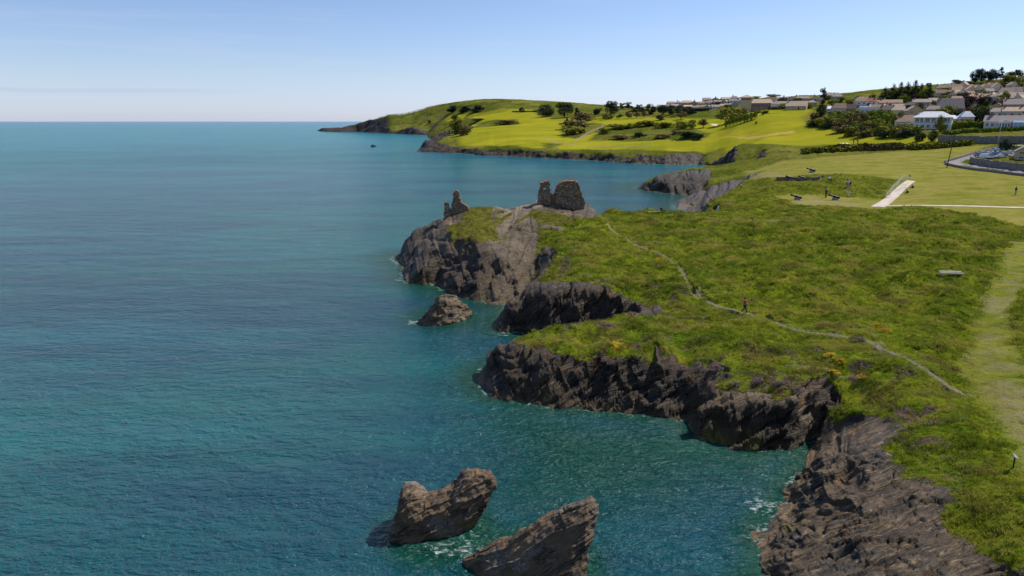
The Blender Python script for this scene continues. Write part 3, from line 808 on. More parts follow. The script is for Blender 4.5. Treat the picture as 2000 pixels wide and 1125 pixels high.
# ------------------------------------------------------------------ sea
def water_material():
    m = NT('sea_water'); p = m.pos()
    sh, foam = m.attr('shoal_shade'), m.attr('foam')
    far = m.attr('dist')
    n1 = m.noise(m.map(p, (1, 1.9, 1), (0, 0, .35)), .010, 4, .55); n2 = m.noise(m.map(p, (1, 2.6, 1), (0, 0, .2)), .05, 4, .55)
    blue, teal = (.004, .054, .080), (.005, .096, .095)
    t = m.math('ADD', m.math('MULTIPLY', n1, .75), m.math('MULTIPLY', n2, .25))
    c = m.mix(m.rng(t, .42, .60, smooth=True), blue, teal)
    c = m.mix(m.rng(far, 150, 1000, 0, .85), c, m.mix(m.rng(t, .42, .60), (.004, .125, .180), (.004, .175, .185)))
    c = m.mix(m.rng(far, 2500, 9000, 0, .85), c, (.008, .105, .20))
    c = m.mix(m.rng(m.noise(m.map(p, (.5, 2.2, 1), (0, 0, .25)), .022, 5, .65), .50, .64, 0, .35), c, (.012, .16, .19))
    c = m.mix(m.math('MULTIPLY', sh, .95), c, (.003, .052, .031))  # green of the shallows and of the painted cliff shade
    # waves: long swell, wind chop, ripples
    s1 = m.noise(m.map(p, (.5, 1, 1), (0, 0, .38)), .24, 3, .5); s2 = m.noise(m.map(p, (.55, 1, 1), (0, 0, .15)), 1.15, 4, .6, .4)
    s3 = m.noise(m.map(p, (.6, 1, 1), (0, 0, -.2)), 3.4, 4, .62, .3)
    h = m.math('ADD', m.math('ADD', m.math('MULTIPLY', s1, 1.0), m.math('MULTIPLY', s2, .60)), m.math('MULTIPLY', s3, .24))
    nrm = m.bump(h, 1.0, 1.15)
    fo = m.noise(m.map(p, (.7, 1.2, 1), (0, 0, .3)), 1.7, 8, .78, .8); fo2 = m.noise(m.map(p, (.5, 1, 1)), .6, 4, .6)
    fm = m.math('MULTIPLY', m.rng(m.math('ADD', m.math('MULTIPLY', foam, .42), m.math('ADD', m.math('MULTIPLY', fo, .75), m.math('MULTIPLY', fo2, .25))), .74, .86), .85)
    c = m.mix(fm, c, (.62, .68, .68))
    return m.fin(c, m.rng(fm, 0, 1, .16, .8), m.math('SUBTRACT', m.rng(far, 60, 500, .34, .03), m.math('MULTIPLY', fm, .1)), nrm, IOR=1.33)

def build_sea():
    nt, nr = 640, 1150
    t = np.linspace(math.radians(-62), math.radians(62), nt)
    l = np.concatenate([np.linspace(math.log(14), math.log(900), nr-150, endpoint=False), np.linspace(math.log(900), math.log(120000), 150)])
    T, Lr = np.meshgrid(t, l); R = np.exp(Lr)
    X, Y = R*np.sin(T), R*np.cos(T)
    gi, gj = to_grid(X, Y)
    inside = (gi > 1) & (gi < NT_-2) & (gj > 1) & (gj < NR_-2)
    sd = np.where(inside, bil(SDW, gi, gj), -200)
    sd = np.where((R > 2800) | (T < TH0), -300, sd)
    hg = np.where(inside, bil(HF, gi, gj), -5)
    for (sx, sy, sr) in STACKS: sd = np.maximum(sd, sr-np.hypot(X-sx, Y-sy))
    k = np.clip(R/60, .7, 6)
    cov = area([(930,760),(960,860),(1000,960),(1150,1000),(1400,960),(1540,960),(1600,850),(1350,820),(1100,790)], 7.0, 4.0, 2.0)
    cov = np.where(inside, bil(cov, gi, gj), 0)
    shoal_shade = np.maximum(sstep(-4.0, -.2, sd/k), .90*cov)  # shallows along the shore, plus cliff shade and reflection coloured into the cove
    shoal_shade *= (R < 400)
    foam = 0.52*sstep(-1.3, .0, sd/k)
    for (fx, fy, fr, fa) in FOAM:
        foam = np.maximum(foam, fa*(1-sstep(.15, 1.0, np.hypot(X-fx, Y-fy)/fr)))
    keep = ~((hg > 1.2) & inside)
    qk = keep[:-1, :-1] | keep[1:, :-1] | keep[:-1, 1:] | keep[1:, 1:]
    idx = np.arange(nr*nt).reshape(nr, nt); a = idx[:-1, :-1]
    q = np.stack([a, a+nt, a+nt+1, a+1], -1)[qk]
    used, inv = np.unique(q, return_inverse=True); inv = np.ascontiguousarray(inv.reshape(q.shape)[:, ::-1])
    P = np.stack([X, Y, 0*X], -1).reshape(-1, 3)[used]
    o = mesh_obj('sea', P, inv, water_material(), smooth=True, attrs=dict(shoal_shade=shoal_shade.reshape(-1)[used], foam=foam.reshape(-1)[used], dist=R.reshape(-1)[used]))
    tag(o, kind='structure')
STACKS = [(*w(860,1035)[:2], 2.6), (*w(1040,1100)[:2], 3.0), (*w(868,620)[:2], 2.8)]
FOAM = [(*w(1490,985)[:2], 3.2, .62), (*w(1010,1040)[:2], 1.6, .55), (*w(905,1085)[:2], 2.0, .55), (*w(808,630)[:2], 2.6, .6), (*w(862,567)[:2], 3.0, .5),
        (*w(925,612)[:2], 2.4, .45), (*w(985,655)[:2], 2.6, .5), (*w(779,547)[:2], 2.5, .5), (*w(1480,1040)[:2], 2.2, .5), (*w(1270,990)[:2], 9, .16), (*w(945,1065)[:2], 2.4, .45), (*w(660,258)[:2], 60, .3)]
build_sea()
# ------------------------------------------------------------------ rocks standing in the sea
def rock_material(name, pale=1.0, k=.6):
    m = NT(name); p = m.n('ShaderNodeNewGeometry').outputs['Position']
    c, h, blot, fine = rock_nodes(m, p, k, pale=pale)
    c = m.mix(m.rng(m.noise(p, .9, 5, .6), .48, .66, 0, .75), c, (.135*pale, .085*pale, .045*pale))
    c = m.mix(m.math('MULTIPLY', m.rng(m.noise(p, .35, 3, .5), .56, .64), m.rng(fine, .46, .60, 0, .8)), c, (.30, .27, .235))
    c = tide(m, p, c, fine, blot, .45)
    return m.fin(c, .62, .35, m.bump(h, 1.0, .30))
ROCK_MAT = rock_material('sea_stack_rock', 1.75)

def loft_rock(name, st, label, nu=190, nv=150, k=.5, amp=.30, sq=.55, lean=(0, 0), seed=0.0):
    """st: stations along the rock (x, y_front, y_back, z_top, shift_x at the top); sections are squarish arches"""
    S = np.array(st, np.float64)
    u = np.linspace(0, len(S)-1, nu)
    C = np.stack([np.interp(u, np.arange(len(S)), S[:, i]) for i in range(S.shape[1])], -1)
    v = np.linspace(0, math.pi, nv)
    cs, sn = np.cos(v), np.sin(v)
    cs = np.sign(cs)*np.abs(cs)**sq; sn = np.abs(sn)**(sq*1.15)
    zb = -1.6
    ym = (C[:, 1]+C[:, 2])/2; hy = (C[:, 2]-C[:, 1])/2
    Z = zb+(C[:, 3]-zb)[:, None]*sn[None]
    fr = np.clip((Z-0)/(C[:, 3]+1e-3)[:, None], 0, 1)
    X = C[:, 0][:, None]+C[:, 4][:, None]*fr
    Y = ym[:, None]-hy[:, None]*cs[None]*(1-.12*fr)
    P = np.stack([X, Y, Z], -1)
    # normals
    du = np.gradient(P, axis=0); dv = np.gradient(P, axis=1)
    n = np.cross(dv, du); n /= np.linalg.norm(n, axis=-1, keepdims=True)+1e-9
    x, y, z = (P[..., i].astype(np.float32) for i in range(3))
    d = .8*bedding(x+seed, y, z, k)+1.1*fbm(x/1.6+seed, y/1.6, z/1.3, 3)+.35*fbm(x/.4+seed, y/.4, z/.4, 2)
    edge = np.minimum(1, np.minimum(np.arange(nu), np.arange(nu)[::-1])/8.0)[:, None]
    P = P+n*(amp*d*(.3+.7*edge))[..., None]
    idx = np.arange(nu*nv).reshape(nu, nv); a = idx[:-1, :-1]
    F = np.stack([a, a+1, a+nv+1, a+nv], -1).reshape(-1, 4)
    o = mesh_obj(name, P.reshape(-1, 3), F, ROCK_MAT, smooth=True)
    o.data.flip_normals()
    return tag(o, label, 'sea rock', None)

def top_st(px, py, Yf, Yb, px_base=None, frac=.5):
    """station whose top shows at (px, py)"""
    Y = Yf+(Yb-Yf)*frac
    tx, _, tz = at_y(px, py, Y)
    bx = tx if px_base is None else at_y(px_base, py+90, Yf)[0]
    return (bx, Yf, Yb, tz, tx-bx)
loft_rock('sea_rock', [top_st(768,1040,38.6,39.3,766), top_st(778,985,38.4,40.9,768), top_st(790,950,38.3,41.6,778), top_st(806,949,38.3,41.8,795), top_st(818,958,38.3,41.8,806), top_st(832,971,38.4,41.8,816), top_st(854,968,38.5,41.9,834),
   top_st(880,952,38.7,42.0,855), top_st(905,930,39.0,42.0,878), top_st(930,918,39.3,42.0,898), top_st(950,922,39.7,42.0,914), top_st(964,940,40.2,41.9,926), top_st(962,962,40.6,41.6,932)],
   'chunky brown sea rock with a raised horn at its right end, in the cove', amp=.21, seed=3.0)
loft_rock('sea_rock', [top_st(905,1092,36.0,36.9), top_st(930,1082,34.9,37.4), top_st(965,1064,34.2,37.7), top_st(1000,1050,33.8,37.9), top_st(1040,1030,33.5,38.0), top_st(1080,1008,33.4,38.1), top_st(1115,990,33.5,38.0),
   top_st(1145,978,33.8,37.8,1136), top_st(1160,978,34.6,37.4,1144), top_st(1167,1000,35.2,36.8,1140)],
   'wedge-shaped sea rock rising to a blunt peak at its right, at the bottom edge', nu=230, nv=170, amp=.17, sq=.9, seed=9.0)
loft_rock('sea_rock', [top_st(812,632,86.6,87.4), top_st(832,615,85.6,88.5), top_st(848,594,85.2,89.4), top_st(860,578,85.3,90), top_st(872,573,85.6,90.6), top_st(886,578,86.2,91.2), top_st(900,590,87.2,91.6), top_st(914,601,88.6,91.8), top_st(923,608,90.2,91.6)],
   'small pointed dark sea rock ringed with pale foam below the castle headland', nu=120, nv=90, k=.6, amp=.24, sq=1.2, seed=5.0)

# ------------------------------------------------------------------ ruined castle
def masonry_material():
    m = NT('ruin_masonry'); p = m.n('ShaderNodeNewGeometry').outputs['Position']
    v = m.n('ShaderNodeTexVoronoi'); m.l(m.map(p, (2.2, 2.2, 4.2)), v.inputs['Vector']); v.inputs['Scale'].default_value = 1.0
    n = m.noise(p, 1.2, 5, .65); f = m.noise(p, 7, 4, .7)
    c = m.mix(m.rng(v.outputs['Color'], .2, .8), (.23, .165, .105), (.52, .39, .25))
    c = m.mix(m.rng(n, .40, .68), c, (.26, .19, .12))
    c = m.mix(m.rng(v.outputs['Distance'], .30, .48, 0, .6), c, (.05, .036, .025))
    z = m.n('ShaderNodeSeparateXYZ'); m.l(m.n('ShaderNodeNewGeometry').outputs['Normal'], z.inputs[0])
    c = m.mix(m.math('MULTIPLY', m.attr('top'), m.rng(f, .40, .55)), c, (.42, .13, .015))
    h = m.math('ADD', m.math('MULTIPLY', v.outputs['Distance'], -.8), f)
    return m.fin(c, .9, .15, m.bump(h, 1.0, .12))
MASONRY = masonry_material()

def cell_wall(name, poly, Y, thick, parent, origin, yoff=lambda x, z: 0.0, hole=None, cell=.13, seed=0.0):
    """upright ruined wall: the outline (pixels) is filled with stones and given real thickness"""
    W = [at_y(a, b, Y) for a, b in poly]
    zl = min(q[2] for q in W)+.35
    W = [(q[0], q[1], q[2]-(2.6 if q[2] < zl else 0)) for q in W]
    P2 = [(q[0], q[2]) for q in W]
    x0, x1 = min(q[0] for q in P2), max(q[0] for q in P2); z0, z1 = min(q[1] for q in P2)-.9, max(q[1] for q in P2)
    nx, nz = int((x1-x0)/cell)+1, int((z1-z0)/cell)+1
    xs = x0+(np.arange(nx)+.5)*cell; zs = z0+(np.arange(nz)+.5)*cell
    XX, ZZ = np.meshgrid(xs, zs, indexing='ij')
    jx = XX+.16*fbm(XX/.5, ZZ/.5, seed+1.0, 2); jz = ZZ+.16*fbm(XX/.5, ZZ/.5, seed+4.0, 2)
    base = min(q[1] for q in P2)
    ins = inpoly(jx, np.maximum(jz, base+.05), P2)
    if hole:
        Wh = [at_y(a, b, Y) for a, b in hole]; ins &= ~inpoly(jx, jz, [(q[0], q[2]) for q in Wh])
    V = []; F = []; idx = {}; top = []
    ny = 5
    def vert(i, j, l):
        key = (i, j, l)
        if key in idx: return idx[key]
        x = x0+i*cell; z = z0+j*cell
        t = thick*(1.0-.28*np.clip((z-z0)/(z1-z0), 0, 1))
        y = Y+yoff(x, z)+(l/(ny-1)-.5)*t
        q = np.float32([x/.45+seed, y/.45, z/.3])
        dx = .10*float(pnoise(*q)); dy = .22*float(pnoise(q[0]+9, q[1], q[2])); dz = .07*float(pnoise(q[0], q[1]+7, q[2]))
        V.append((x+dx-origin[0], y+dy-origin[1], z+dz-origin[2])); top.append(0.0)
        idx[key] = len(V)-1; return len(V)-1
    g = np.pad(ins, 1)
    for i in range(nx):
        for j in range(nz):
            if not ins[i, j]: continue
            F.append((vert(i, j, 0), vert(i+1, j, 0), vert(i+1, j+1, 0), vert(i, j+1, 0)))
            F.append((vert(i, j, ny-1), vert(i, j+1, ny-1), vert(i+1, j+1, ny-1), vert(i+1, j, ny-1)))
            for l in range(ny-1):
                if not g[i, j+1]: F.append((vert(i, j, l), vert(i, j+1, l), vert(i, j+1, l+1), vert(i, j, l+1)))
                if not g[i+2, j+1]: F.append((vert(i+1, j, l), vert(i+1, j, l+1), vert(i+1, j+1, l+1), vert(i+1, j+1, l)))
                if not g[i+1, j]: F.append((vert(i, j, l), vert(i, j, l+1), vert(i+1, j, l+1), vert(i+1, j, l)))
                if not g[i+1, j+2]:
                    q = (vert(i, j+1, l), vert(i+1, j+1, l), vert(i+1, j+1, l+1), vert(i, j+1, l+1)); F.append(q)
                    lev = 1.0 if z0+j*cell > base+.72*(z1-base) else .25
                    for a in q: top[a] = lev
    for _ in range(1):
        pass
    return mesh_obj(name, V, F, MASONRY, parent, attrs=dict(top=top))

o1 = at_y(1094, 397, 137.2)
ruin = empty('castle_ruin', (o1[0], o1[1], o1[2]-.4), 0, 'broad ruined castle wall of two stumps with a gap between, on top of the headland', 'castle ruin', 'standing pieces of the ruined castle')
og = ruin.location
cell_wall('pillar', [(1048,398),(1052,372),(1054,368),(1056,362),(1054,357),(1062,355),(1070,352),(1074,358),(1074,366),(1076,378),(1077,398)], 137.0, 2.0, ruin, og, hole=[(1061,366),(1066,366),(1066,371),(1061,371)], seed=1.0)
cell_wall('low_wall', [(1076,398),(1076,379),(1080,380),(1084,377),(1086,398)], 137.1, 1.6, ruin, og, seed=2.0)
cell_wall('tower_wall', [(1085,400),(1084,372),(1087,365),(1092,358),(1098,354),(1108,353),(1121,352),(1127,354),(1130,362),(1134,376),(1140,391),(1138,401)], 137.3, 2.6, ruin, og,
          yoff=lambda x, z: -0.9*float(np.clip((x-11.2)/1.2, 0, 1))-.5*float(np.clip((x-13)/1.5, 0, 1)), seed=3.0)
o2 = at_y(888, 420, 135.2)
ruin2 = empty('castle_ruin', (o2[0], o2[1], o2[2]-.4), 0, 'narrow broken castle spire with a lower stump at its left, on the seaward edge', 'castle ruin', 'standing pieces of the ruined castle')
og2 = ruin2.location
cell_wall('spire', [(880,424),(882,398),(885,391),(886,380),(884,378),(889,373),(892,371),(898,376),(899,386),(901,395),(908,399),(914,403),(917,410),(918,424)], 135.4, 1.7, ruin2, og2, seed=6.0)
cell_wall('stump', [(866,426),(868,412),(869,402),(867,397),(871,394),(876,397),(878,404),(881,412),(881,426)], 135.0, 1.5, ruin2, og2, seed=8.0)
# ------------------------------------------------------------------ trees, bushes, hedges, grass
def leaf_material(name, lo, hi, dark):
    m = NT(name)
    p = m.n('ShaderNodeNewGeometry').outputs['Position']
    r = m.n('ShaderNodeObjectInfo').outputs['Random']
    t = m.attr('tone')
    n = m.noise(p, .35, 3, .6)
    f = m.math('ADD', m.math('MULTIPLY', t, .55), m.math('MULTIPLY', n, .45))
    c = m.mix(m.rng(f, .28, .72), lo, hi)
    c = m.mix(m.rng(t, .30, .0, 0, .7), c, dark)
    c = m.mix(m.rng(r, 0, 1, 0, .28), c, tuple(x*1.5 for x in lo))
    return m.fin(c, .85, .03)
LEAF = {
 'dark': leaf_material('dark_evergreen_leaves', (.022, .038, .022), (.060, .078, .034), (.010, .017, .012)),
 'blue': leaf_material('blue_conifer_needles', (.010, .022, .018), (.028, .045, .030), (.005, .010, .010)),
 'olive': leaf_material('olive_leaves', (.095, .110, .012), (.27, .25, .040), (.022, .030, .007)),
 'brown': leaf_material('brownish_leaves', (.105, .082, .032), (.25, .19, .075), (.028, .024, .011)),
 'green': leaf_material('fresh_green_leaves', (.080, .135, .012), (.24, .27, .035), (.020, .042, .008)),
 'purple': leaf_material('copper_purple_leaves', (.035, .018, .022), (.080, .040, .045), (.014, .009, .011)),
 'gorse': leaf_material('gorse_flowers', (.30, .19, .005), (.62, .40, .01), (.05, .07, .01)),
 'heather': leaf_material('heather_flowers', (.11, .070, .065), (.26, .165, .19), (.04, .034, .022)),
}
BARK = plain('bark', (.055, .042, .032), .95, .3, 6)

def crown_mesh(name, shape, n, leaf, mat, seed):
    g = np.random.default_rng(seed)
    lob = []
    if shape == 'round':
        lob = [(0, 0, .48, .36, .44)]
        for i in range(19):
            a = g.uniform(0, 6.28); e = g.uniform(-1.0, 1.0); q = math.sqrt(max(0, 1-e*e))
            lob.append((.34*q*math.cos(a), .34*q*math.sin(a), .46+.36*e, g.uniform(.13, .22), g.uniform(.11, .18)))
    elif shape == 'wide':
        for i in range(12):
            a = g.uniform(0, 6.28); q = g.uniform(.05, .36)
            lob.append((q*math.cos(a)+.05, q*math.sin(a), .56+g.uniform(-.28, .26)-.2*q, g.uniform(.11, .20), g.uniform(.10, .16)))
    elif shape == 'cone':
        for i in range(16):
            z = .12+.84*i/15; w_ = .46*(1-z)**.8+.03
            for k in range(3):
                a = g.uniform(0, 6.28); lob.append((w_*.6*math.cos(a), w_*.6*math.sin(a), z+g.uniform(-.02, .02), w_*.6+.03, .07))
    elif shape == 'pine':
        for i in range(11):
            a = g.uniform(0, 6.28); q = g.uniform(0, .30)
            lob.append((q*math.cos(a), q*math.sin(a), g.uniform(.16, .88), g.uniform(.15, .24), g.uniform(.08, .14)))
        lob.append((0, 0, .93, .12, .08))
    elif shape == 'bush':
        for i in range(14):
            a = g.uniform(0, 6.28); q = g.uniform(0, .36)
            lob.append((q*math.cos(a), q*math.sin(a), g.uniform(.05, .76)*(1-.6*q), g.uniform(.13, .24), g.uniform(.14, .26)))
    elif shape == 'mat':
        for i in range(22):
            a = g.uniform(0, 6.28); q = .42*math.sqrt(g.uniform(0, 1))
            lob.append((q*math.cos(a), q*math.sin(a), g.uniform(.1, .65)*(1-q), g.uniform(.07, .15), g.uniform(.12, .3)))
    L = np.array(lob)
    wgt = L[:, 3]**2; wgt /= wgt.sum()
    li = g.choice(len(L), n, p=wgt)
    d = g.normal(size=(n, 3)); d /= np.linalg.norm(d, axis=1, keepdims=True)
    rad = g.uniform(.62, 1.06, (n, 1))
    c = L[li, :3]+d*rad*np.stack([L[li, 3], L[li, 3], L[li, 4]], -1)
    c[:, 2] = np.maximum(c[:, 2], .015)
    nr = d*1.0+g.normal(size=(n, 3))*.55+np.array([0, 0, .25]); nr /= np.linalg.norm(nr, axis=1, keepdims=True)
    t1 = np.cross(nr, g.normal(size=(n, 3))); t1 /= np.linalg.norm(t1, axis=1, keepdims=True); t2 = np.cross(nr, t1)
    s = leaf*g.uniform(.6, 1.4, (n, 1))
    V = np.stack([c-t1*s-t2*s*.6, c+t1*s-t2*s*.7, c+t1*s*.8+t2*s*.6, c-t1*s*.9+t2*s*.7], 1).reshape(-1, 3)
    lt = g.uniform(0, 1, len(L))
    tone = np.repeat(np.clip(.55*lt[li]+.45*g.uniform(0, 1, n), 0, 1), 4)
    return mesh_obj(name, V, np.arange(4*n).reshape(n, 4), mat, attrs=dict(tone=tone))

def trunk_mesh(shape, seed, parent):
    g = np.random.default_rng(seed); b = MB()
    if shape in ('bush', 'mat'):
        for k in range(5):
            a = g.uniform(0, 6.28); q = g.uniform(.08, .25)
            b.tube([(0, 0, -.06), (q*.4*math.cos(a), q*.4*math.sin(a), .16), (q*math.cos(a), q*math.sin(a), .45)], [.022, .016, .007], 5)
        return b.build('stem', BARK, parent)
    top = .9 if shape in ('cone', 'pine') else .55
    b.tube([(0, 0, -.08), (.008, .004, top*.4), (.0, -.006, top*.75), (.004, .0, top)], [.036, .028, .018, .008], 7)
    for k in range(6):
        a = g.uniform(0, 6.28); z = g.uniform(.22, .5); q = g.uniform(.18, .32)
        b.tube([(0, 0, z), (q*.5*math.cos(a), q*.5*math.sin(a), z+.08), (q*math.cos(a), q*math.sin(a), z+.2)], [.016, .011, .005], 5)
    return b.build('trunk', BARK, parent)

PROTO = {}
def plant(name, shape, mat, px, pyb, wpx, hpx, label, cat='tree', group=None, var=None, lift=0.0):
    """one plant whose foot shows at (px, pyb), wpx by hpx photograph pixels large"""
    x, y, z = hit(px, pyb)
    t = math.sqrt(x*x+y*y+(H-z)**2)
    var = random.randint(0, 1) if var is None else var
    key = (name, shape, mat, var)
    if key not in PROTO:
        r = empty(name, (0, 0, 0))
        n = {'round': 2600, 'wide': 1900, 'cone': 2200, 'pine': 1700, 'bush': 1500, 'mat': 1800}[shape]
        lf = {'round': .022, 'wide': .024, 'cone': .020, 'pine': .022, 'bush': .030, 'mat': .016}[shape]
        seed = sum(map(ord, name+shape+mat))+var*91
        c = crown_mesh('crown' if cat == 'tree' else 'foliage', shape, n, lf, LEAF[mat], seed); c.parent = r
        trunk_mesh(shape, seed+1, r)
        PROTO[key] = r
    else:
        r = copy_tree(PROTO[key])
    r.location = (x, y, z+lift)
    wm, hm = wpx*t/FPX, hpx*t/FPX
    if shape == 'bush': wm *= 1.12; hm *= 1.28
    r.scale = (wm/.94, wm/.94, hm/.96)
    r.rotation_euler = (0, 0, random.uniform(0, 6.28))
    for k in ('label', 'category', 'group'):
        if k in r: del r[k]
    return tag(r, label, cat, group)

T = plant
# golf course and the far slope (px, foot row, width, height)
GT = 'trees on the golf course'
T('evergreen_tree','round','dark',1066,228,33,24,'round dark evergreen, left one of the big pair below the headland ridge','tree',GT)
T('evergreen_tree','round','dark',1102,229,40,29,'largest round dark evergreen, right one of the pair below the headland ridge','tree',GT)
T('evergreen_tree','bush','dark',1126,226,12,14,'small dark bush leaning on the right side of the big evergreen pair','bush')
T('evergreen_tree','round','dark',1019,221,11,11,'small lone dark tree on the hedge line left of the evergreen pair','tree',GT)
T('scrub_bush','bush','brown',1136,237,42,16,'wide brownish scrub clump at the foot of the big evergreen pair','bush')
T('conifer_tree','cone','dark',1107,239,10,9,'tiny dark cone tree in front of the brownish scrub clump','tree',GT)
T('scrub_bush','bush','brown',1130,250,66,14,'long brown gorse thicket at the left end of the rough mound','bush')
T('scrub_bush','bush','olive',1122,262,50,16,'olive thicket on the slope below the long brown gorse','bush')
T('evergreen_tree','round','dark',1194,229,30,31,'tall dark tree standing alone right of the bare skyline slope','tree',GT)
T('evergreen_tree','bush','dark',1166,223,20,11,'low dark bush left of the tall lone dark tree','bush')
T('scrub_bush','round','olive',1187,233,24,13,'round olive bush at the foot of the tall lone dark tree','bush')
T('evergreen_tree','wide','dark',1209,232,12,10,'low dark bush right under the tall lone dark tree','bush')
for i,(a,b,c,d) in enumerate(((1212,213,20,12),(1228,213,18,14),(1245,216,18,12),(1236,221,20,13),(1254,222,18,13))):
    T('evergreen_tree','wide','dark',a,b,c,d,'dark tree in the skyline belt, %s from its left end'%('first second third fourth fifth'.split()[i]),'tree','dark skyline tree belt')
T('evergreen_tree','round','blue',1271,223,20,20,'blue-green round tree at the right end of the dark skyline belt','tree')
T('evergreen_tree','round','dark',1293,224,18,18,'dark tree between the blue-green tree and the skyline houses','tree')
for i,(a,c,d) in enumerate(((1227,17,13),(1243,16,14),(1258,14,17))):
    T('scrub_tree','wide','brown',a,231,c,d,'brown wind-shaped tree in the row of three on the fairway, %s'%(('left','middle','right')[i]),'tree','row of three brown trees')
T('scrub_bush','bush','dark',1290,235,22,9,'low dark hedge-like bush right of the three brown trees','bush')
T('scrub_tree','wide','brown',1330,233,25,17,'brown flat-topped tree alone on the fairway','tree')
for i,(a,d) in enumerate(((1296,17),(1312,18),(1328,17),(1344,16))):
    T('evergreen_tree','round','dark',a,224,20,d,'dark belt tree in front of the skyline estate, %s from the left'%('first second third fourth'.split()[i]),'tree','dark belt in front of the skyline estate')
T('scrub_bush','bush','dark',1355,222,13,5,'low dark bush on the upper fairway edge','bush')
T('scrub_bush','round','olive',1331,252,27,18,'dense olive bush, left one of three on the middle fairway','bush','three bushes on the middle fairway')
T('scrub_bush','round','green',1352,252,19,17,'paler green bush, middle one of three on the fairway','bush','three bushes on the middle fairway')
T('scrub_tree','wide','brown',1373,250,25,19,'brown round tree, right one of three on the middle fairway','tree','three bushes on the middle fairway')
T('evergreen_tree','round','olive',1427,240,56,32,'biggest broad dark-olive tree, left of the clubhouse','tree',GT)
for i in range(9):
    T('small_tree','round','green',1417+i*7.2,249-i*2.05,9,13.5,'small clipped tree in the diagonal row below the clubhouse','tree','diagonal row of small trees below the clubhouse')
T('small_tree','round','dark',1477,242,4,5,'tiny dark sapling right of the diagonal row','tree'); T('small_tree','round','dark',1490,225,6,6,'dark sapling under the clubhouse terrace','tree')
T('scrub_bush','bush','olive',1480,221,16,5,'low hedge bush below the clubhouse tower','bush'); T('scrub_bush','bush','olive',1496,222,18,5,'low hedge bush below the cream end of the clubhouse','bush')
T('scrub_bush','bush','olive',892,262,28,26,'tall windblown olive bush on the point of the golf headland','bush'); T('scrub_bush','bush','brown',911,263,24,19,'lower brown bush beside the tall one on the golf headland','bush')
T('small_tree','round','dark',888,235,16,11,'lone round dark tree on the far headland pasture','tree'); T('small_tree','round','dark',839,241,7,6,'tiny lone bush on the far headland pasture','bush')
for i,(a,b,c) in enumerate(((885,219,26),(908,219,26),(932,218,28))):
    T('evergreen_tree','bush','blue',a,b,c,11,'dark thicket block high on the far headland, %s of three'%(('left','middle','right')[i]),'bush','dark thicket on the far headland')
T('scrub_bush','bush','brown',985,243,48,8,'brown scrub strip across the near golf field','bush'); T('scrub_bush','bush','dark',935,236,24,4,'dark low scrub strip on the far golf field','bush')
for i,(a,b,c,d,k) in enumerate(((1180,262,26,10,'olive'),(1215,252,60,10,'olive'),(1262,246,46,10,'olive'),(1300,250,40,9,'olive'),(1215,272,40,8,'brown'),(1248,268,30,9,'dark'),(1290,270,40,7,'brown'),(1340,270,44,12,'dark'),(1362,273,24,11,'dark'),(1320,262,30,6,'brown'))):
    T('scrub_bush','bush',k,a,b,c,d,'scrub bush on the rough mound inside the golf course','bush','scrub on the rough mound inside the golf course')
# right-hand hillside
T('evergreen_tree','pine','dark',1607,206,17,29,'tall dark pine at the left end of the village skyline','tree'); T('evergreen_tree','round','dark',1605,228,20,22,'dark round tree below the tall pine by the white and blue cottage','tree')
T('copper_tree','round','purple',1589,235,13,14,'round purple tree at the right edge of the bright fairway','tree')
TH_ = 'thicket between the fairway and the houses'
for (a,b,c,d,k) in ((1585,247,22,9,'dark'),(1602,246,26,14,'olive'),(1622,247,26,15,'olive'),(1640,247,22,12,'brown'),(1632,232,24,12,'green'),(1655,232,26,13,'green'),(1648,240,22,14,'olive'),(1665,248,28,22,'brown'),(1640,260,30,12,'brown'),(1660,266,30,14,'olive'),
   (1682,240,24,16,'brown'),(1700,238,26,18,'green'),(1690,255,26,14,'olive'),(1712,252,26,16,'green'),(1730,240,26,18,'green'),(1744,250,20,18,'olive'),(1722,262,34,12,'olive'),(1690,268,34,11,'brown'),(1750,266,34,12,'olive'),(1772,258,26,10,'olive'),(1785,262,30,12,'green'),(1740,228,20,10,'green'),(1762,228,16,10,'green'),(1700,226,18,8,'green'),(1718,230,20,12,'olive'),(1670,226,20,9,'green')):
    T('scrub_bush','bush',k,a,b,c,d,'%s bush in the thicket between the bright fairway and the village'%{'dark':'dark','olive':'olive','brown':'brownish','green':'green'}[k],'bush',TH_+' ('+k+')')
T('garden_tree','round','green',1703,200,14,15,'bright green tree standing above the brown roofed row','tree'); T('garden_tree','cone','dark',1642,206,9,12,'dark cone tree behind the long dark roof','tree')
for i,(a,b,c,d) in enumerate(((1727,200,22,24),(1742,199,20,28),(1756,198,20,30),(1770,197,20,29),(1784,196,20,31),(1797,197,18,27),(1812,199,18,26))):
    T('conifer_tree','cone','blue',a,b,c,d,'dark conifer in the village belt, %s from the left'%('first second third fourth fifth sixth seventh'.split()[i]),'tree','conifer belt in the village')
T('garden_tree','round','green',1808,199,24,24,'large round green tree in front of the conifer belt','tree'); T('garden_tree','round','green',1765,201,19,14,'round light green tree at the foot of the conifer belt','tree')
T('garden_tree','round','purple',1785,199,16,13,'copper tree between two green trees below the conifers','tree'); T('small_tree','round','dark',1814,169,9,6,'tiny round tree on the skyline above the conifer belt','tree')
for i,(a,b,c,d) in enumerate(((1905,161,14,21),(1916,160,14,21),(1929,158,16,15),(1938,156,14,17),(1955,152,12,17),(1946,154,14,9))):
    T('pine_tree','round' if i < 4 else 'pine','blue',a,b,c*(1.25 if i < 4 else 1),d,'dark pine on the hilltop at the right, %s from the left'%(('first','second','third','fourth','last','fifth')[i]),'tree','pines on the hilltop')
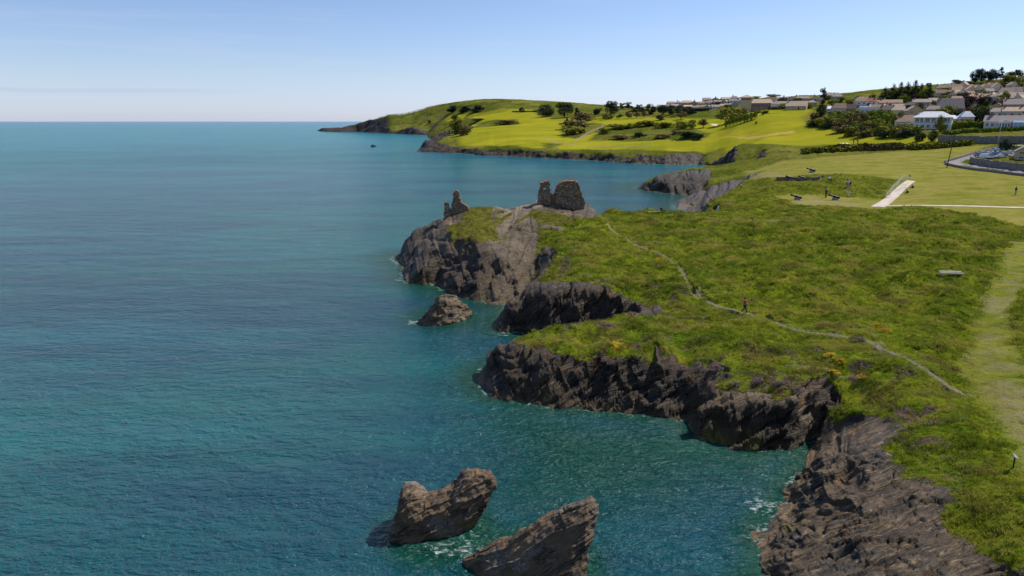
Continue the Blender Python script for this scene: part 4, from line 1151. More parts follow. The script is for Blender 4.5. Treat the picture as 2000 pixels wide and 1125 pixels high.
for (a,b,c,d,k) in ((1990,148,16,10,'dark'),(1870,164,20,6,'dark'),(1890,167,26,6,'dark'),(1915,170,22,7,'olive'),(1940,166,24,8,'olive'),(1965,160,26,9,'olive'),(1985,165,26,12,'olive'),(1960,170,22,7,'brown'),(1995,175,20,10,'green'),(1975,152,18,8,'olive'),(1930,174,20,6,'dark'),(1900,172,22,6,'green')):
    T('scrub_bush','bush',k,a,b,c,d,'%s bush on the open slope under the hilltop pines'%{'dark':'dark','olive':'olive','brown':'brownish','green':'green'}[k],'bush','scrub under the hilltop pines ('+k+')')
for i,(a,b,c,d,k) in enumerate(((1888,213,18,22,'purple'),(1906,211,20,24,'purple'),(1926,211,16,20,'dark'),(1951,213,19,19,'purple'),(1880,196,20,14,'dark'))):
    T('copper_tree','round',k,a,b,c,d,['dark purple tree, left one of the clump on the village hillside','dark purple tree, middle of the clump on the village hillside','very dark tree at the right of the purple clump','round purple tree by the grey garden wall at the right','dark tree above the purple clump'][i],'tree','dark trees on the village hillside')
for (a,b,c,d,k) in ((1840,228,26,12,'olive'),(1856,226,26,14,'olive'),(1872,230,24,14,'dark'),(1890,226,24,14,'brown'),(1905,236,24,22,'dark'),(1922,238,22,22,'dark'),(1940,224,20,12,'olive'),(1865,218,20,12,'olive'),(1960,222,18,8,'brown'),(1966,196,12,13,'green'),(1952,198,12,10,'green'),(1836,256,14,22,'olive'),(1850,250,22,12,'green'),(1870,250,24,10,'olive'),(1890,248,20,10,'green'),(1835,196,20,8,'green'),(1850,189,22,7,'green'),(1900,186,20,7,'green'),(1920,190,16,9,'olive'),(1815,204,20,7,'olive'),(1745,207,22,6,'green'),(1660,201,18,6,'green'),(1625,203,20,7,'green'),(1615,196,14,8,'olive')):
    T('garden_bush','bush',k,a,b,c,d,'%s garden bush among the houses of the village hillside'%{'dark':'dark','olive':'olive','brown':'brownish','green':'green'}[k],'bush','garden bushes among the village houses ('+k+')')
T('garden_tree','round','dark',1795,276,20,18,'round dark tree, left one of two at the lane end below the white house','tree'); T('garden_tree','round','dark',1821,276,16,18,'round dark tree, right one of two at the lane end below the white house','tree')
T('garden_bush','bush','dark',1966,293,22,16,'dark bush beside the parked cars at the road bend','bush'); T('garden_bush','bush','green',1985,296,16,9,'green bush behind the corner house at the right edge','bush')
for (a,b,c,d) in ((1925,316,16,5),(1945,318,18,5),(1965,319,18,6),(1985,322,16,6),(1910,313,12,5)):
    T('garden_bush','mat','brown',a,b,c,d,'reddish-brown low shrub in the bed between the wall and the cars','shrub','low shrubs in the bed above the road wall')
for (a,b,c,d) in ((1560,199,26,6),(1585,200,24,6),(1530,198,24,6),(1510,190,20,5),(1475,190,20,4),(1440,199,22,5),(1400,204,22,5),(1370,208,24,5),(1340,208,22,5),(1550,212,22,6),(1528,214,18,9),(1580,212,16,9),(1420,210,20,5)):
    T('garden_bush','bush','olive',a,b,c,d,'olive treetop among the houses of the skyline estate','tree','treetops among the skyline estate')

gg = random.Random(3)
for k in range(150):
    a = gg.uniform(1625, 1998); top_ = 196 if a < 1720 else (202 if a < 1830 else 176)
    b = gg.uniform(top_, 246 if a > 1800 else 226)
    kd = gg.choice(['olive', 'green', 'dark', 'olive', 'brown'])
    T('garden_bush','bush',kd,a,b,gg.uniform(7, 14),gg.uniform(4, 7),'%s garden bush among the houses of the village hillside'%{'dark':'dark','olive':'olive','brown':'brownish','green':'green'}[kd],'bush','garden bushes among the village houses ('+kd+')')
for k in range(60):
    a = gg.uniform(1600, 1775); b = gg.uniform(236+max(0, (a-1620))*.12, 252+max(0, min(1, (a-1640)/50))*18)
    kd = gg.choice(['olive', 'green', 'dark', 'olive', 'brown'])
    T('scrub_bush','bush',kd,a,b,gg.uniform(14, 26),gg.uniform(7, 13),'%s bush in the thicket between the bright fairway and the village'%{'dark':'dark','olive':'olive','brown':'brownish','green':'green'}[kd],'bush',TH_+' ('+kd+')')
def hedge(name, L, h, thick, mat, label, n=None, cat='hedge', seed=1):
    """clipped or wild hedge along a line of photograph points"""
    P = [np.array(hit(*p)) for p in L]
    seg = [np.linalg.norm(P[i+1][:2]-P[i][:2]) for i in range(len(P)-1)]; tot = sum(seg)
    n = n or int(min(9000, 60*tot*h)); g = np.random.default_rng(seed)
    s = g.uniform(0, tot, n); c = np.zeros((n, 3)); acc = 0
    for i, q in enumerate(seg):
        m = (s >= acc) & (s <= acc+q); f = ((s[m]-acc)/q)[:, None]; c[m] = P[i]*(1-f)+P[i+1]*f; acc += q
    gi, gj = to_grid(c[:, 0], c[:, 1]); base = bil(HF, gi, gj)
    hh = h*(1+.35*np.array(fbm(s/ (h*2.5), s*0, 2.0, 3)))
    c[:, 2] = base+hh*g.uniform(0, 1, n)**.7
    c[:, 0] += g.normal(size=n)*thick*.32; c[:, 1] += g.normal(size=n)*thick*.32
    nr = g.normal(size=(n, 3))+np.array([0, -.4, .6]); nr /= np.linalg.norm(nr, axis=1, keepdims=True)
    t1 = np.cross(nr, g.normal(size=(n, 3))); t1 /= np.linalg.norm(t1, axis=1, keepdims=True); t2 = np.cross(nr, t1)
    sz = (h*.13+.08)*g.uniform(.6, 1.4, (n, 1))
    V = np.stack([c-t1*sz-t2*sz*.6, c+t1*sz-t2*sz*.7, c+t1*sz*.8+t2*sz*.6, c-t1*sz*.9+t2*sz*.7], 1).reshape(-1, 3)
    o = mesh_obj(name, V, np.arange(4*n).reshape(n, 4), LEAF[mat], attrs=dict(tone=np.repeat(g.uniform(0, 1, n), 4)))
    return tag(o, label, cat)
hedge('hedge', [(1570,301),(1620,297),(1690,294),(1770,292),(1840,289),(1895,284)], 2.3, 2.6, 'olive', 'long wild hedge between the mown field and the golf course', seed=2)
hedge('hedge', [(1625,297),(1680,295),(1760,293)], 2.9, 2.2, 'brown', 'brownish dead stretch within the long wild field hedge', seed=3)
hedge('hedge', [(1843,262),(1880,260),(1940,257),(2000,254),(2060,252)], 1.6, 2.4, 'green', 'bright green hedge on top of the grey retaining wall', seed=4)
hedge('hedge', [(1842,252),(1880,250),(1935,247)], 2.2, 2.0, 'green', 'tall green garden hedge above the retaining wall', seed=5)
hedge('hedge', [(1000,219.5),(1025,219.3),(1052,218.8)], 2.2, 3.0, 'dark', 'thin dark field hedge left of the big evergreen pair', n=1500, seed=6)
hedge('hedge', [(1349,217.5),(1365,217.2),(1384,216.8)], 2.5, 2.5, 'dark', 'thin dark hedge above the fairway left of the clubhouse', n=1200, seed=7)
hedge('hedge', [(1765,214),(1785,213),(1802,211)], 2.4, 2.2, 'dark', 'dark garden hedge above the stone gable house', n=900, seed=8)
hedge('hedge', [(1500,214.5),(1540,214),(1580,213)], 1.8, 2.0, 'dark', 'dark hedge right of the clubhouse along the top of the fairway', n=1200, seed=9)
hedge('hedge', [(880,212.5),(930,207),(965,203),(1000,200)], 3.0, 5.0, 'olive', 'field hedge running up the far headland', n=1500, seed=10)
hedge('hedge', [(720,236),(760,226),(800,217),(850,208),(900,200)], 2.6, 8.0, 'olive', 'scrubby hedge along the seaward edge of the far headland', n=2500, seed=11)
hedge('hedge', [(1968,200),(1985,199),(2010,198)], 2.0, 2.0, 'dark', 'dark hedge over the grey garden wall at the right edge', n=700, seed=12)

# flowering cushions near the cliff edges
GB = 'yellow gorse cushions near the cliff'
for (a,b,c,d,lab) in ((1622,697,26,9,'long yellow gorse cushion, uppermost of the cluster by the small outcrop'),(1641,708,22,8,'yellow gorse cushion just below the uppermost one by the outcrop'),(1630,727,24,7,'yellow gorse cushion beside the faint trail above the outcrop'),(1682,738,20,9,'yellow gorse cushion at the right of the outcrop'),
    (1712,638,16,7,'yellow gorse cushion at the top of the bank where the two trails part'),(1728,648,22,8,'yellow gorse cushion right of the one on the bank top'),(1455,666,0,0,'')):
    if c: T('gorse_bush','mat','gorse',a,b,c,d,lab,'gorse',GB)
for (a,b,c,d,lab) in ((1482,752,30,20,'large pink heather clump on the lip above the second cliff'),(1520,756,34,19,'pink heather clump right of the large one above the second cliff'),(1556,764,26,14,'low pink heather clump at the right end above the second cliff'),(1436,752,24,10,'small pink heather clump above the notch between two cliffs'),
    (1400,722,26,14,'pink heather clump at the right end of the first cliff edge'),(1335,722,24,9,'low heather cushion on the first cliff edge, second from the right'),(1182,706,22,8,'pink heather cushion in the middle of the first cliff edge'),(1085,700,18,8,'small heather cushion at the left of the first cliff edge'),
    (1676,664,26,9,'pink heather clump beside the trail on the bank top'),(1737,818,12,9,'tiny bright pink heather clump above the rock slab')):
    T('heather_clump','mat','heather',a,b,c,d,lab,'heather','pink heather along the cliff edge')

# long grass
castle_dry = castle*.92
def long_grass():
    g = np.random.default_rng(4)
    wgt = np.clip(1-lawn-fair-1.6*dirt, 0, 1)*(1-track)*(1-np.clip(grass_gap, 0, 1))*(1-castle_dry)*(sstep(-.25, .3, nz_b)+.12)*(1-np.clip(rock*1.6, 0, 1))*(HF > 1.0)*(R_ < 240)*(R_ > 23)*(np.abs(TH-.33) < .48)
    wgt = wgt*np.clip((62/R_)**.55, .35, 1.3)*np.clip(.55+1.2*nz_a, .12, 1.6)
    cw = (wgt*cell_r*cell_t*(60/R_)**1.15).reshape(-1).astype(np.float64); cw /= cw.sum()
    n = 120000
    k = g.choice(len(cw), n, p=cw)
    x, y, z = GX.reshape(-1)[k], GY.reshape(-1)[k], HF.reshape(-1)[k]
    R = R_.reshape(-1)[k]
    x = x+g.normal(size=n)*.12; y = y+g.normal(size=n)*.12
    nb = 5
    sc = np.clip(R/75, .75, 1.7)
    V = np.zeros((n, nb, 3, 3), np.float32)
    hgt = .66*(.15+.28*np.clip(.5+1.0*nz_a.reshape(-1)[k], 0, 1))*g.uniform(.6, 1.5, n)*sc*np.clip(.85+.8*nz_b.reshape(-1)[k], .5, 1.5)
    for b in range(nb):
        a = g.uniform(0, 6.28, n); q = g.uniform(.0, .16, n)*sc
        bx, by = x+q*np.cos(a), y+q*np.sin(a)
        wd = g.uniform(.022, .045, n)*sc; wa_ = g.uniform(0, 3.14, n)
        le = g.uniform(.25, .95, n)*hgt
        V[:, b, 0] = np.stack([bx-wd*np.cos(wa_), by-wd*np.sin(wa_), z-.05], -1)
        V[:, b, 1] = np.stack([bx+wd*np.cos(wa_), by+wd*np.sin(wa_), z-.05], -1)
        V[:, b, 2] = np.stack([bx+le*np.cos(a)-.12*hgt, by+le*np.sin(a)*.8, z+hgt*g.uniform(.6, 1.1, n)], -1)
    patch = fbm(x/14, y/9, 7.7, 3)
    tone = np.repeat(np.clip(.48+.75*patch+.7*nz_b.reshape(-1)[k]+g.normal(size=n)*.22, 0, 1), nb*3)
    dry = np.repeat(np.clip(.53+1.5*fbm(x/5, y/4, 3.3, 3)+.5*fbm(x/22, y/14, 5.1, 2)+g.normal(size=n)*.12, 0, 1), nb*3)
    cd = np.repeat(castle_dry.reshape(-1)[k], nb*3); dry = np.maximum(dry, cd*1.25); tone = tone*(1-.5*cd)
    m = NT('long_grass_blades')
    c = m.mix(m.attr('tone'), (.080, .140, .012), (.275, .295, .034))
    c = m.mix(m.rng(m.attr('dry'), .52, .86), c, (.40, .35, .075))
    c = m.mix(m.attr('scorched'), c, (.20, .155, .055))
    mat = m.fin(c, .9, .0)
    tr = m.n('ShaderNodeBsdfTranslucent'); m.put(tr.inputs[0], c); mx = m.n('ShaderNodeMixShader'); mx.inputs[0].default_value = .3
    m.l(m.b.outputs[0], mx.inputs[1]); m.l(tr.outputs[0], mx.inputs[2]); m.l(mx.outputs[0], m.out.inputs[0])
    o = mesh_obj('long_grass', V.reshape(-1, 3), np.arange(n*nb*3).reshape(-1, 3), mat, attrs=dict(tone=tone, dry=dry, scorched=np.maximum(cd*.75, np.repeat(.75*np.clip(sstep(11, 2.5, SDW.reshape(-1)[k])*sstep(-.12, .3, fbm(x/2.6, y/2.2, 9.1, 3))+.9*sstep(.12, .36, fbm(x/6, y/4.5, 4.9, 3)), 0, 1), nb*3))))
    tag(o, 'rough long grass covering the near clifftop between the trails', 'grass', kind='stuff')
long_grass()
# ------------------------------------------------------------------ houses
def wall_mat(name, c): return plain(name, c, .9, .12, 1.5, .2)
WALLS = {k: wall_mat(k+'_render_wall', c) for k, c in dict(cream=(.68,.59,.46), white=(.70,.67,.60), grey=(.36,.34,.33), pinkish=(.64,.48,.39), stone=(.34,.25,.16), brick=(.30,.15,.10), tan=(.52,.38,.22)).items()}
def roof_mat(name, c):
    m = NT(name); p = m.n('ShaderNodeNewGeometry').outputs['Position']
    wv = m.n('ShaderNodeTexWave'); wv.bands_direction = 'Z'; m.l(p, wv.inputs['Vector']); wv.inputs['Scale'].default_value = 1.6; wv.inputs['Distortion'].default_value = .6
    n = m.noise(p, .8, 5, .6)
    f = m.math('ADD', m.math('MULTIPLY', wv.outputs['Fac'], .35), m.math('MULTIPLY', n, .65))
    return m.fin(m.mix(m.rng(f, .25, .75), tuple(x*.7 for x in c), tuple(x*1.3 for x in c)), .85, .2, m.bump(wv.outputs['Fac'], .3, .05))
ROOFS = {k: roof_mat(k+'_tiled_roof', c) for k, c in dict(brown=(.30,.195,.135), grey=(.30,.245,.22), dark=(.14,.095,.085), tan=(.50,.37,.26), red=(.30,.12,.08), pale=(.74,.72,.72), purple=(.33,.265,.225)).items()}
GLASS = NT('window_glass').fin((.025, .032, .04), .08, .6)
FRAME = plain('white_painted_frame', (.78, .77, .74), .5, .05)
TRIM = plain('dark_timber', (.05, .035, .028), .7, .2)
DOORM = plain('painted_door', (.12, .05, .04), .5, .1)
METAL = plain('galvanised_metal', (.42, .44, .46), .4, .1, metal=.6)
CONC = plain('weathered_concrete', (.55, .50, .45), .9, .2, 2.0)
BLACK = plain('black_iron', (.018, .018, .022), .45, .2)

def solid(name, V, F, mat, parent): return mesh_obj(name, V, F, mat, parent)
def window(parent, x, y, z, w_, h_, face=-1):
    b = MB(); t = .07
    for q in ((x-w_/2, x-w_/2+t, z, z+h_), (x+w_/2-t, x+w_/2, z, z+h_), (x-w_/2+t, x+w_/2-t, z, z+t), (x-w_/2+t, x+w_/2-t, z+h_-t, z+h_), (x-t/2, x+t/2, z+t, z+h_-t)):
        b.box(q[0], q[1], y-.05, y+.03, q[2], q[3])
    f = b.build('window', FRAME, parent)
    MB().box(x-w_/2+t*.5, x+w_/2-t*.5, y-.02, y+.02, z+t*.5, z+h_-t*.5).build('pane', GLASS, f)
    return f

def house(px, pyb, wpx, hpx, label, roof='brown', wall='cream', kind='gable', rz=0.0, wf=.55, dep=None, nwin=2, rows=1, chim=1, group=None, door=True, name='house', sink=1.6):
    x, y, z = hit(px, pyb)
    t = math.sqrt(x*x+y*y+(H-z)**2)
    W, HH = wpx*t/FPX, hpx*t/FPX
    D = dep or max(6.0, min(9.0, W*.75))
    n_ = math.hypot(x, y); x, y = x*(1+D*.5/n_), y*(1+D*.5/n_)
    r = empty(name, (x, y, z), rz-.85*math.atan2(x, y), label, 'house', group)
    hw, hd, eh = W/2, D/2, HH*wf
    e = .35
    if kind == 'front':                                   # gable end towards the sea
        V = [(-hw,-hd,-sink),(hw,-hd,-sink),(hw,hd,-sink),(-hw,hd,-sink),(-hw,-hd,eh),(hw,-hd,eh),(hw,hd,eh),(-hw,hd,eh),(0,-hd,HH-.12),(0,hd,HH-.12)]
        solid('wall', V, [(0,1,5,8,4),(1,2,6,5),(2,3,7,9,6),(3,0,4,7)], WALLS[wall], r)
        k = (HH-eh)/hw
        a = hw+e; zl = eh-e*k
        V = [(-a,-hd-e,zl),(0,-hd-e,HH),(a,-hd-e,zl),(-a,hd+e,zl),(0,hd+e,HH),(a,hd+e,zl)]
        V += [(p[0],p[1],p[2]+.16) for p in V]
        F = [(0,1,4,3),(1,2,5,4),(7,6,9,10),(8,7,10,11),(0,6,7,1),(1,7,8,2),(3,4,10,9),(4,5,11,10),(0,3,9,6),(2,8,11,5)]
        rf = solid('roof', V, F, ROOFS[roof], r)
        ridge = [(0, s*hd*.6) for s in (-1, 1)]
    elif kind == 'hip':
        V = [(-hw,-hd,-sink),(hw,-hd,-sink),(hw,hd,-sink),(-hw,hd,-sink),(-hw,-hd,eh),(hw,-hd,eh),(hw,hd,eh),(-hw,hd,eh)]
        solid('wall', V, [(0,1,5,4),(1,2,6,5),(2,3,7,6),(3,0,4,7)], WALLS[wall], r)
        q = max(.3, hw-hd*.8); a, c = hw+e, hd+e
        V = [(-a,-c,eh-.1),(a,-c,eh-.1),(a,c,eh-.1),(-a,c,eh-.1),(-q,0,HH),(q,0,HH),(-a,-c,eh+.06),(a,-c,eh+.06),(a,c,eh+.06),(-a,c,eh+.06)]
        F = [(0,3,2,1),(6,7,5,4),(8,9,4,5),(7,8,5),(9,6,4),(0,1,7,6),(1,2,8,7),(2,3,9,8),(3,0,6,9)]
        rf = solid('roof', V, F, ROOFS[roof], r)
        ridge = [(s*q*.9, 0) for s in (-1, 1)]
    else:
        V = [(-hw,-hd,-sink),(hw,-hd,-sink),(hw,hd,-sink),(-hw,hd,-sink),(-hw,-hd,eh),(hw,-hd,eh),(hw,hd,eh),(-hw,hd,eh),(-hw,0,HH-.12),(hw,0,HH-.12)]
        solid('wall', V, [(0,1,5,4),(1,2,6,9,5),(2,3,7,6),(3,0,4,8,7)], WALLS[wall], r)
        k = (HH-eh)/hd
        a, c = hw+e, hd+e; zl = eh-e*k
        V = [(-a,-c,zl),(-a,0,HH),(-a,c,zl),(a,-c,zl),(a,0,HH),(a,c,zl)]
        V += [(p[0],p[1],p[2]+.16) for p in V]
        F = [(0,1,4,3),(1,2,5,4),(7,6,9,10),(8,7,10,11),(0,6,7,1),(1,7,8,2),(3,4,10,9),(4,5,11,10),(0,3,9,6),(2,8,11,5)]
        F = [tuple(reversed(f)) for f in F]
        rf = solid('roof', V, F, ROOFS[roof], r)
        ridge = [(s*hw*.8, 0) for s in (-1, 1)]
    for i in range(chim):
        cx, cy = ridge[i % 2]
        MB().box(cx-.45, cx+.45, cy-.35, cy+.35, HH-.9, HH+1.0).box(cx-.52, cx+.52, cy-.42, cy+.42, HH+1.0, HH+1.14).box(cx-.28, cx-.05, cy-.12, cy+.12, HH+1.14, HH+1.5).box(cx+.08, cx+.31, cy-.12, cy+.12, HH+1.14, HH+1.5).build('chimney', WALLS['brick' if wall != 'white' else 'grey'], rf)
    rh = eh/rows
    for j in range(rows):
        for i in range(nwin):
            wx = -hw+W*(i+.5+(.25 if door and j == 0 and rows == 1 else 0)*0)/nwin
            if door and j == 0 and i == nwin//2 and nwin > 2:
                d = MB().box(wx-.5, wx+.5, -hd-.06, -hd+.02, 0, 2.05).build('door', DOORM, r)
                MB().box(wx+.33, wx+.40, -hd-.11, -hd-.06, 1.0, 1.12).build('handle', METAL, d)
                continue
            window(r, wx, -hd-.02, j*rh+min(.95, rh*.38), min(1.5, W/nwin*.55), min(1.25, rh*.48))
    return r

G1 = 'houses on the village hillside'
house(1637,222,20,17,'low pinkish house with a dark brown roof at the left end of the village front','brown','pinkish',nwin=3,chim=1,group=G1,rz=.1)
house(1659,222.5,20,16,'stone coloured house with dormer-like white windows beside the low pinkish one','dark','stone',nwin=3,chim=1,group=G1,rz=-.1)
house(1679,206,17,13,'white gabled house with brown roof below the green hill','brown','white',nwin=2,chim=1,group=G1,rz=.3)
house(1698,206,20,12,'brown roofed cottage with white walls right of the white gable','red','white',nwin=3,chim=2,group=G1,rz=-.1)
house(1732,225,20,15,'cream cottage with a dark roof right of the flat white building','dark','cream',nwin=2,group=G1,wf=.6,rz=.15)
house(1753,225,19,14,'cream cottage with a tan roof left of the stone gable house','tan','cream',nwin=2,group=G1,wf=.6,rz=-.1)
house(1962,191,18,15,'left end house of the tan roofed terrace at the right edge','tan','pinkish',nwin=3,chim=1,group=G1,wf=.5)
house(1980,191,18,16,'middle house of the tan roofed terrace at the right edge','tan','cream',nwin=3,chim=1,group=G1,wf=.5)
house(1997,191,16,16,'right end house of the tan roofed terrace, cut by the frame','brown','pinkish',nwin=2,chim=1,group=G1,wf=.5)
house(1949,229,24,14,'pale cottage with one chimney above the conservatory, left one','grey','white',nwin=3,chim=1,group=G1,wf=.6,rz=.1)
house(1976,229,26,15,'pinkish cottage with chimneys above the conservatory, right one','tan','pinkish',nwin=3,chim=2,group=G1,wf=.6,rz=-.1)
house(1783,231,26,20,'stone house with a tan gable facing the sea, above the brown hipped bungalow','grey','tan',kind='front',nwin=2,rows=2,group=G1,rz=.25,wf=.6)
house(1772,249,40,20,'cream bungalow under a brown hipped roof, next to the white balcony house','brown','cream',kind='hip',nwin=4,group=G1,wf=.45)
house(1738,208,34,11,'brown roofed cottage row just under the conifer belt','brown','cream',nwin=4,group=G1)
house(1778,211,26,10,'cream cottage with bright gables above a dark garden hedge','tan','cream',kind='front',nwin=2,group=G1)
house(1799,207,26,11,'grey slated house right of the cream cottage, below the conifers','grey','grey',nwin=3,group=G1)
house(1621,219,12,10,'tiny white cottage at the tree edge, left end of the village','pale','white',nwin=2,group=G1,chim=0)
house(1853,222,36,24,'big house with a tall purple-grey slate roof beside the purple trees','purple','grey',nwin=4,group=G1,wf=.3,rz=.2)
house(1855,241,26,13,'small white bungalow half hidden by shrubs, right of the white balcony house','pale','cream',kind='hip',nwin=3,group=G1)
house(1885,240,22,18,'white roofed cottage among dark trees, above the tall green hedge','pale','pinkish',kind='hip',nwin=2,group=G1,wf=.5)
house(1985,216,36,17,'grey rendered house behind the high garden wall at the right edge','grey','grey',nwin=3,group=G1)
house(1985,195,34,11,'purple-grey roofed bungalow under the long brown terrace','purple','grey',nwin=3,group=G1)
house(1820,222,18,12,'small grey house squeezed above the white balcony house','grey','grey',nwin=2,group=G1)
house(1816,214,16,9,'pinkish gable just right of the dark garden hedge','tan','pinkish',kind='front',nwin=1,group=G1,chim=0)
o_ = 'first second third fourth fifth sixth seventh eighth ninth tenth eleventh twelfth'.split()
for i,(a,b,c,d,k,rf) in enumerate(((1836,189,16,11,'gable','brown'),(1852,189,15,10,'gable','brown'),(1868,188,16,10,'hip','tan'),(1838,178,15,9,'gable','brown'),(1852,177,14,9,'gable','brown'),(1866,176,15,9,'gable','brown'),(1880,181,14,11,'front','tan'))):
    house(a,b,c,d,'brown roofed hillside house right of the conifers, %s counted left to right, lower row first'%o_[i],rf,'pinkish',kind=k,nwin=2,chim=i % 2,group='brown roofed houses right of the conifer belt',door=False)
for i,(a,b,c,d) in enumerate(((1894,184,13,13),(1907,183,13,13),(1920,182,13,14),(1932,181,13,15),(1944,182,14,16))):
    house(a,b,c,d,'tan gable-fronted house in the stepped row under the pines, %s from left'%o_[i],'tan','cream',kind='front',nwin=2,rows=1,chim=i % 2,group='stepped row of gable-fronted houses under the pines',door=False,rz=.3)
for i,(a,b,c,d) in enumerate(((1623,194,14,8),(1635,193,13,7),(1629,188,14,6),(1617,189,10,7))):
    house(a,b,c,d,'grey roofed house in the cluster right of the tall dark pine, %s listed'%o_[i] if 0 else 'grey roofed house in the cluster right of the tall dark pine, %s'%('front left','front right','back right','back left')[i],'grey','grey',nwin=2,chim=i % 2,group='grey cluster right of the tall pine',door=False)
g = np.random.default_rng(21)
SKY = [(1292,213),(1304,212),(1317,211),(1330,211),(1343,213),(1357,214),(1370,213),(1383,214),(1396,213),(1409,211),(1422,210),(1435,209),
       (1310,206),(1325,205),(1341,205),(1356,206),(1371,206),(1386,205),(1401,204),(1416,203),(1431,202),(1444,201),(1380,199.5),(1398,198.5),(1416,197.5),(1434,196.5)]
for i,(a,b) in enumerate(SKY):
    row = 'front' if i < 12 else ('middle' if i < 22 else 'back'); j = i if i < 12 else (i-12 if i < 22 else i-22)
    house(a,b,13+g.uniform(-1,3),7.2+g.uniform(-.6,1.2),'small skyline estate house left of the clubhouse, %s from left in the %s row'%(o_[j],row),('grey','brown','purple','grey','tan')[i % 5],('cream','pinkish','white','grey')[i % 4],kind=('gable','front','gable','hip')[(i*7) % 4],nwin=2,chim=i % 2,group='skyline estate left of the clubhouse',door=False,rz=g.uniform(-.4,.4))
for i,(a,b,c,d) in enumerate(((1519,199,14,8),(1533,198,14,8),(1547,197,14,8),(1561,197,14,8),(1575,198,14,9),(1589,197,12,8),(1526,206,14,7),(1584,206,16,9),(1600,198,12,8))):
    house(a,b,c,d,'small skyline house right of the clubhouse, %s counted left to right, back row first'%o_[i],('grey','purple','brown')[i % 3],('cream','grey','pinkish')[i % 3],kind=('gable','hip','front')[i % 3],nwin=2,chim=i % 2,group='skyline houses right of the clubhouse',door=False,rz=g.uniform(-.3,.3))
for i,(a,b,c,d,rf,wl,kd) in enumerate(((1712,214,18,8,'brown','white','gable'),(1728,213,16,8,'tan','cream','front'),(1752,214,18,9,'grey','cream','gable'),(1700,203,16,7,'brown','pinkish','gable'),(1716,204,14,7,'tan','cream','hip'),(1728,203,14,7,'brown','white','front'),(1822,203,16,9,'grey','cream','gable'),(1838,205,16,9,'brown','pinkish','front'),(1812,196,12,8,'tan','cream','gable'),(1680,197,13,6,'grey','cream','gable'),(1694,196,13,6,'brown','pinkish','gable'),
   (1902,196,18,9,'tan','cream','gable'),(1921,195,18,9,'brown','white','gable'),(1940,196,18,10,'grey','pinkish','hip'),(1956,190,14,9,'tan','cream','front'),(1968,206,16,9,'brown','cream','gable'),(1850,203,16,8,'tan','cream','gable'),(1866,198,16,8,'brown','pinkish','gable'),(1993,205,16,9,'tan','cream','gable'))):
    house(a,b,c,d,'small %s roofed %s house packed in the village, %s in the left to right count'%(rf,wl,('1st 2nd 3rd 4th 5th 6th 7th 8th 9th 10th 11th 12th 13th 14th 15th 16th 17th 18th 19th'.split()[i])),rf,wl,kind=kd,nwin=2,chim=i % 2,group='small houses packed between the larger village houses',door=False,rz=(-.4,.5,.3,-.1,.7)[i % 5])
gv = random.Random(8); used = []
for i in range(400):
    a, b = gv.uniform(1832, 1998), gv.uniform(172, 216)
    if len(used) >= 30: break
    if b < 205-(a-1832)*.2 and a < 1850 or any(abs(a-p) < 13 and abs(b-q) < 6 for p, q in used): continue
    used.append((a, b))
used.sort()
for i, (a, b) in enumerate(used):
    wl, rf = ('white', 'cream', 'pinkish', 'cream', 'tan')[i % 5], ('tan', 'brown', 'grey', 'red', 'tan', 'brown', 'dark')[i % 7]
    house(a, b, gv.uniform(11, 15), gv.uniform(8.5, 10.5), 'tiny %s house with %s roof high on the right hillside, %s from the left'%(wl, rf, '%d%s'%(i+1, {1: 'st', 2: 'nd', 3: 'rd'}.get((i+1) % 10 if (i+1) // 10 != 1 else 0, 'th'))), rf, wl, kind=('gable', 'front', 'hip', 'front')[i % 4], nwin=2, chim=i % 2, group='tiny houses scattered over the right hillside', door=False, rz=gv.uniform(-.7, .7))
house(1556,214.5,34,15,'tan roofed house with a bright gable, right of the clubhouse at the fairway top','tan','tan',nwin=4,chim=1,group=G1,wf=.45,rz=-.2)

# flat white building, the white balcony house, the conservatory house, the clubhouse
def special(px, pyb, label, cat, name, rz=0.0):
    x, y, z = hit(px, pyb); t = math.sqrt(x*x+y*y+(H-z)**2)
    return empty(name, (x, y, z), rz-.9*math.atan2(x, y), label, cat), t/FPX
r, u = special(1702, 222.5, 'low white building with a bright flat roof in the middle of the village', 'house', 'house')
MB().box(-20*u,20*u,0,9,-1.5,8*u).build('wall', WALLS['white'], r)
rf = MB().box(-21*u,21*u,-.4,9.4,8*u,11*u).box(-19*u,-6*u,2,8,11*u,13*u).build('roof', ROOFS['pale'], r)
MB().box(-4*u,-1.5*u,4,5.2,11*u,16*u).build('chimney', WALLS['white'], rf)
for k in (-14,-7,0,7,14): window(r, k*u, -.03, 2.5*u, 4*u, 3.4*u)

r, u = special(1819, 252, 'two-storey white house with a pale roof and dark balcony windows facing the sea', 'house', 'house', -.12)
MB().box(-27*u,27*u,0,9,-2.5,9*u).box(-27*u,27*u,1.6,9,9*u,18.5*u).build('wall', WALLS['white'], r)
V = [(-29*u,-.4,18.5*u),(29*u,-.4,18.5*u),(29*u,9.4,18.5*u),(-29*u,9.4,18.5*u),(-14*u,4.5,28*u),(12*u,4.5,28*u)]
rf = solid('roof', V, [(0,3,2,1),(0,1,5,4),(2,3,4,5),(1,2,5),(3,0,4)], ROOFS['pale'], r)
MB().box(-22*u,-19*u,3,4.2,19*u,27*u).build('chimney', WALLS['white'], rf)
b = MB().box(-27*u,27*u,-.15,1.6,8.6*u,9.2*u)
for k in range(-26, 27, 4): b.box(k*u-.03,k*u+.03,-.1,-.04,9.2*u,12*u)
b.box(-27*u,27*u,-.12,-.02,12*u,12.4*u).build('balcony', FRAME, r)
for k in (-22,-15,-7,1,9,17,23): window(r, k*u, 1.57, 10*u, 5.6*u, 7*u)
for k in (-21,-13,-5,4,12,20): window(r, k*u, -.03, 2*u, 4.6*u, 5*u)
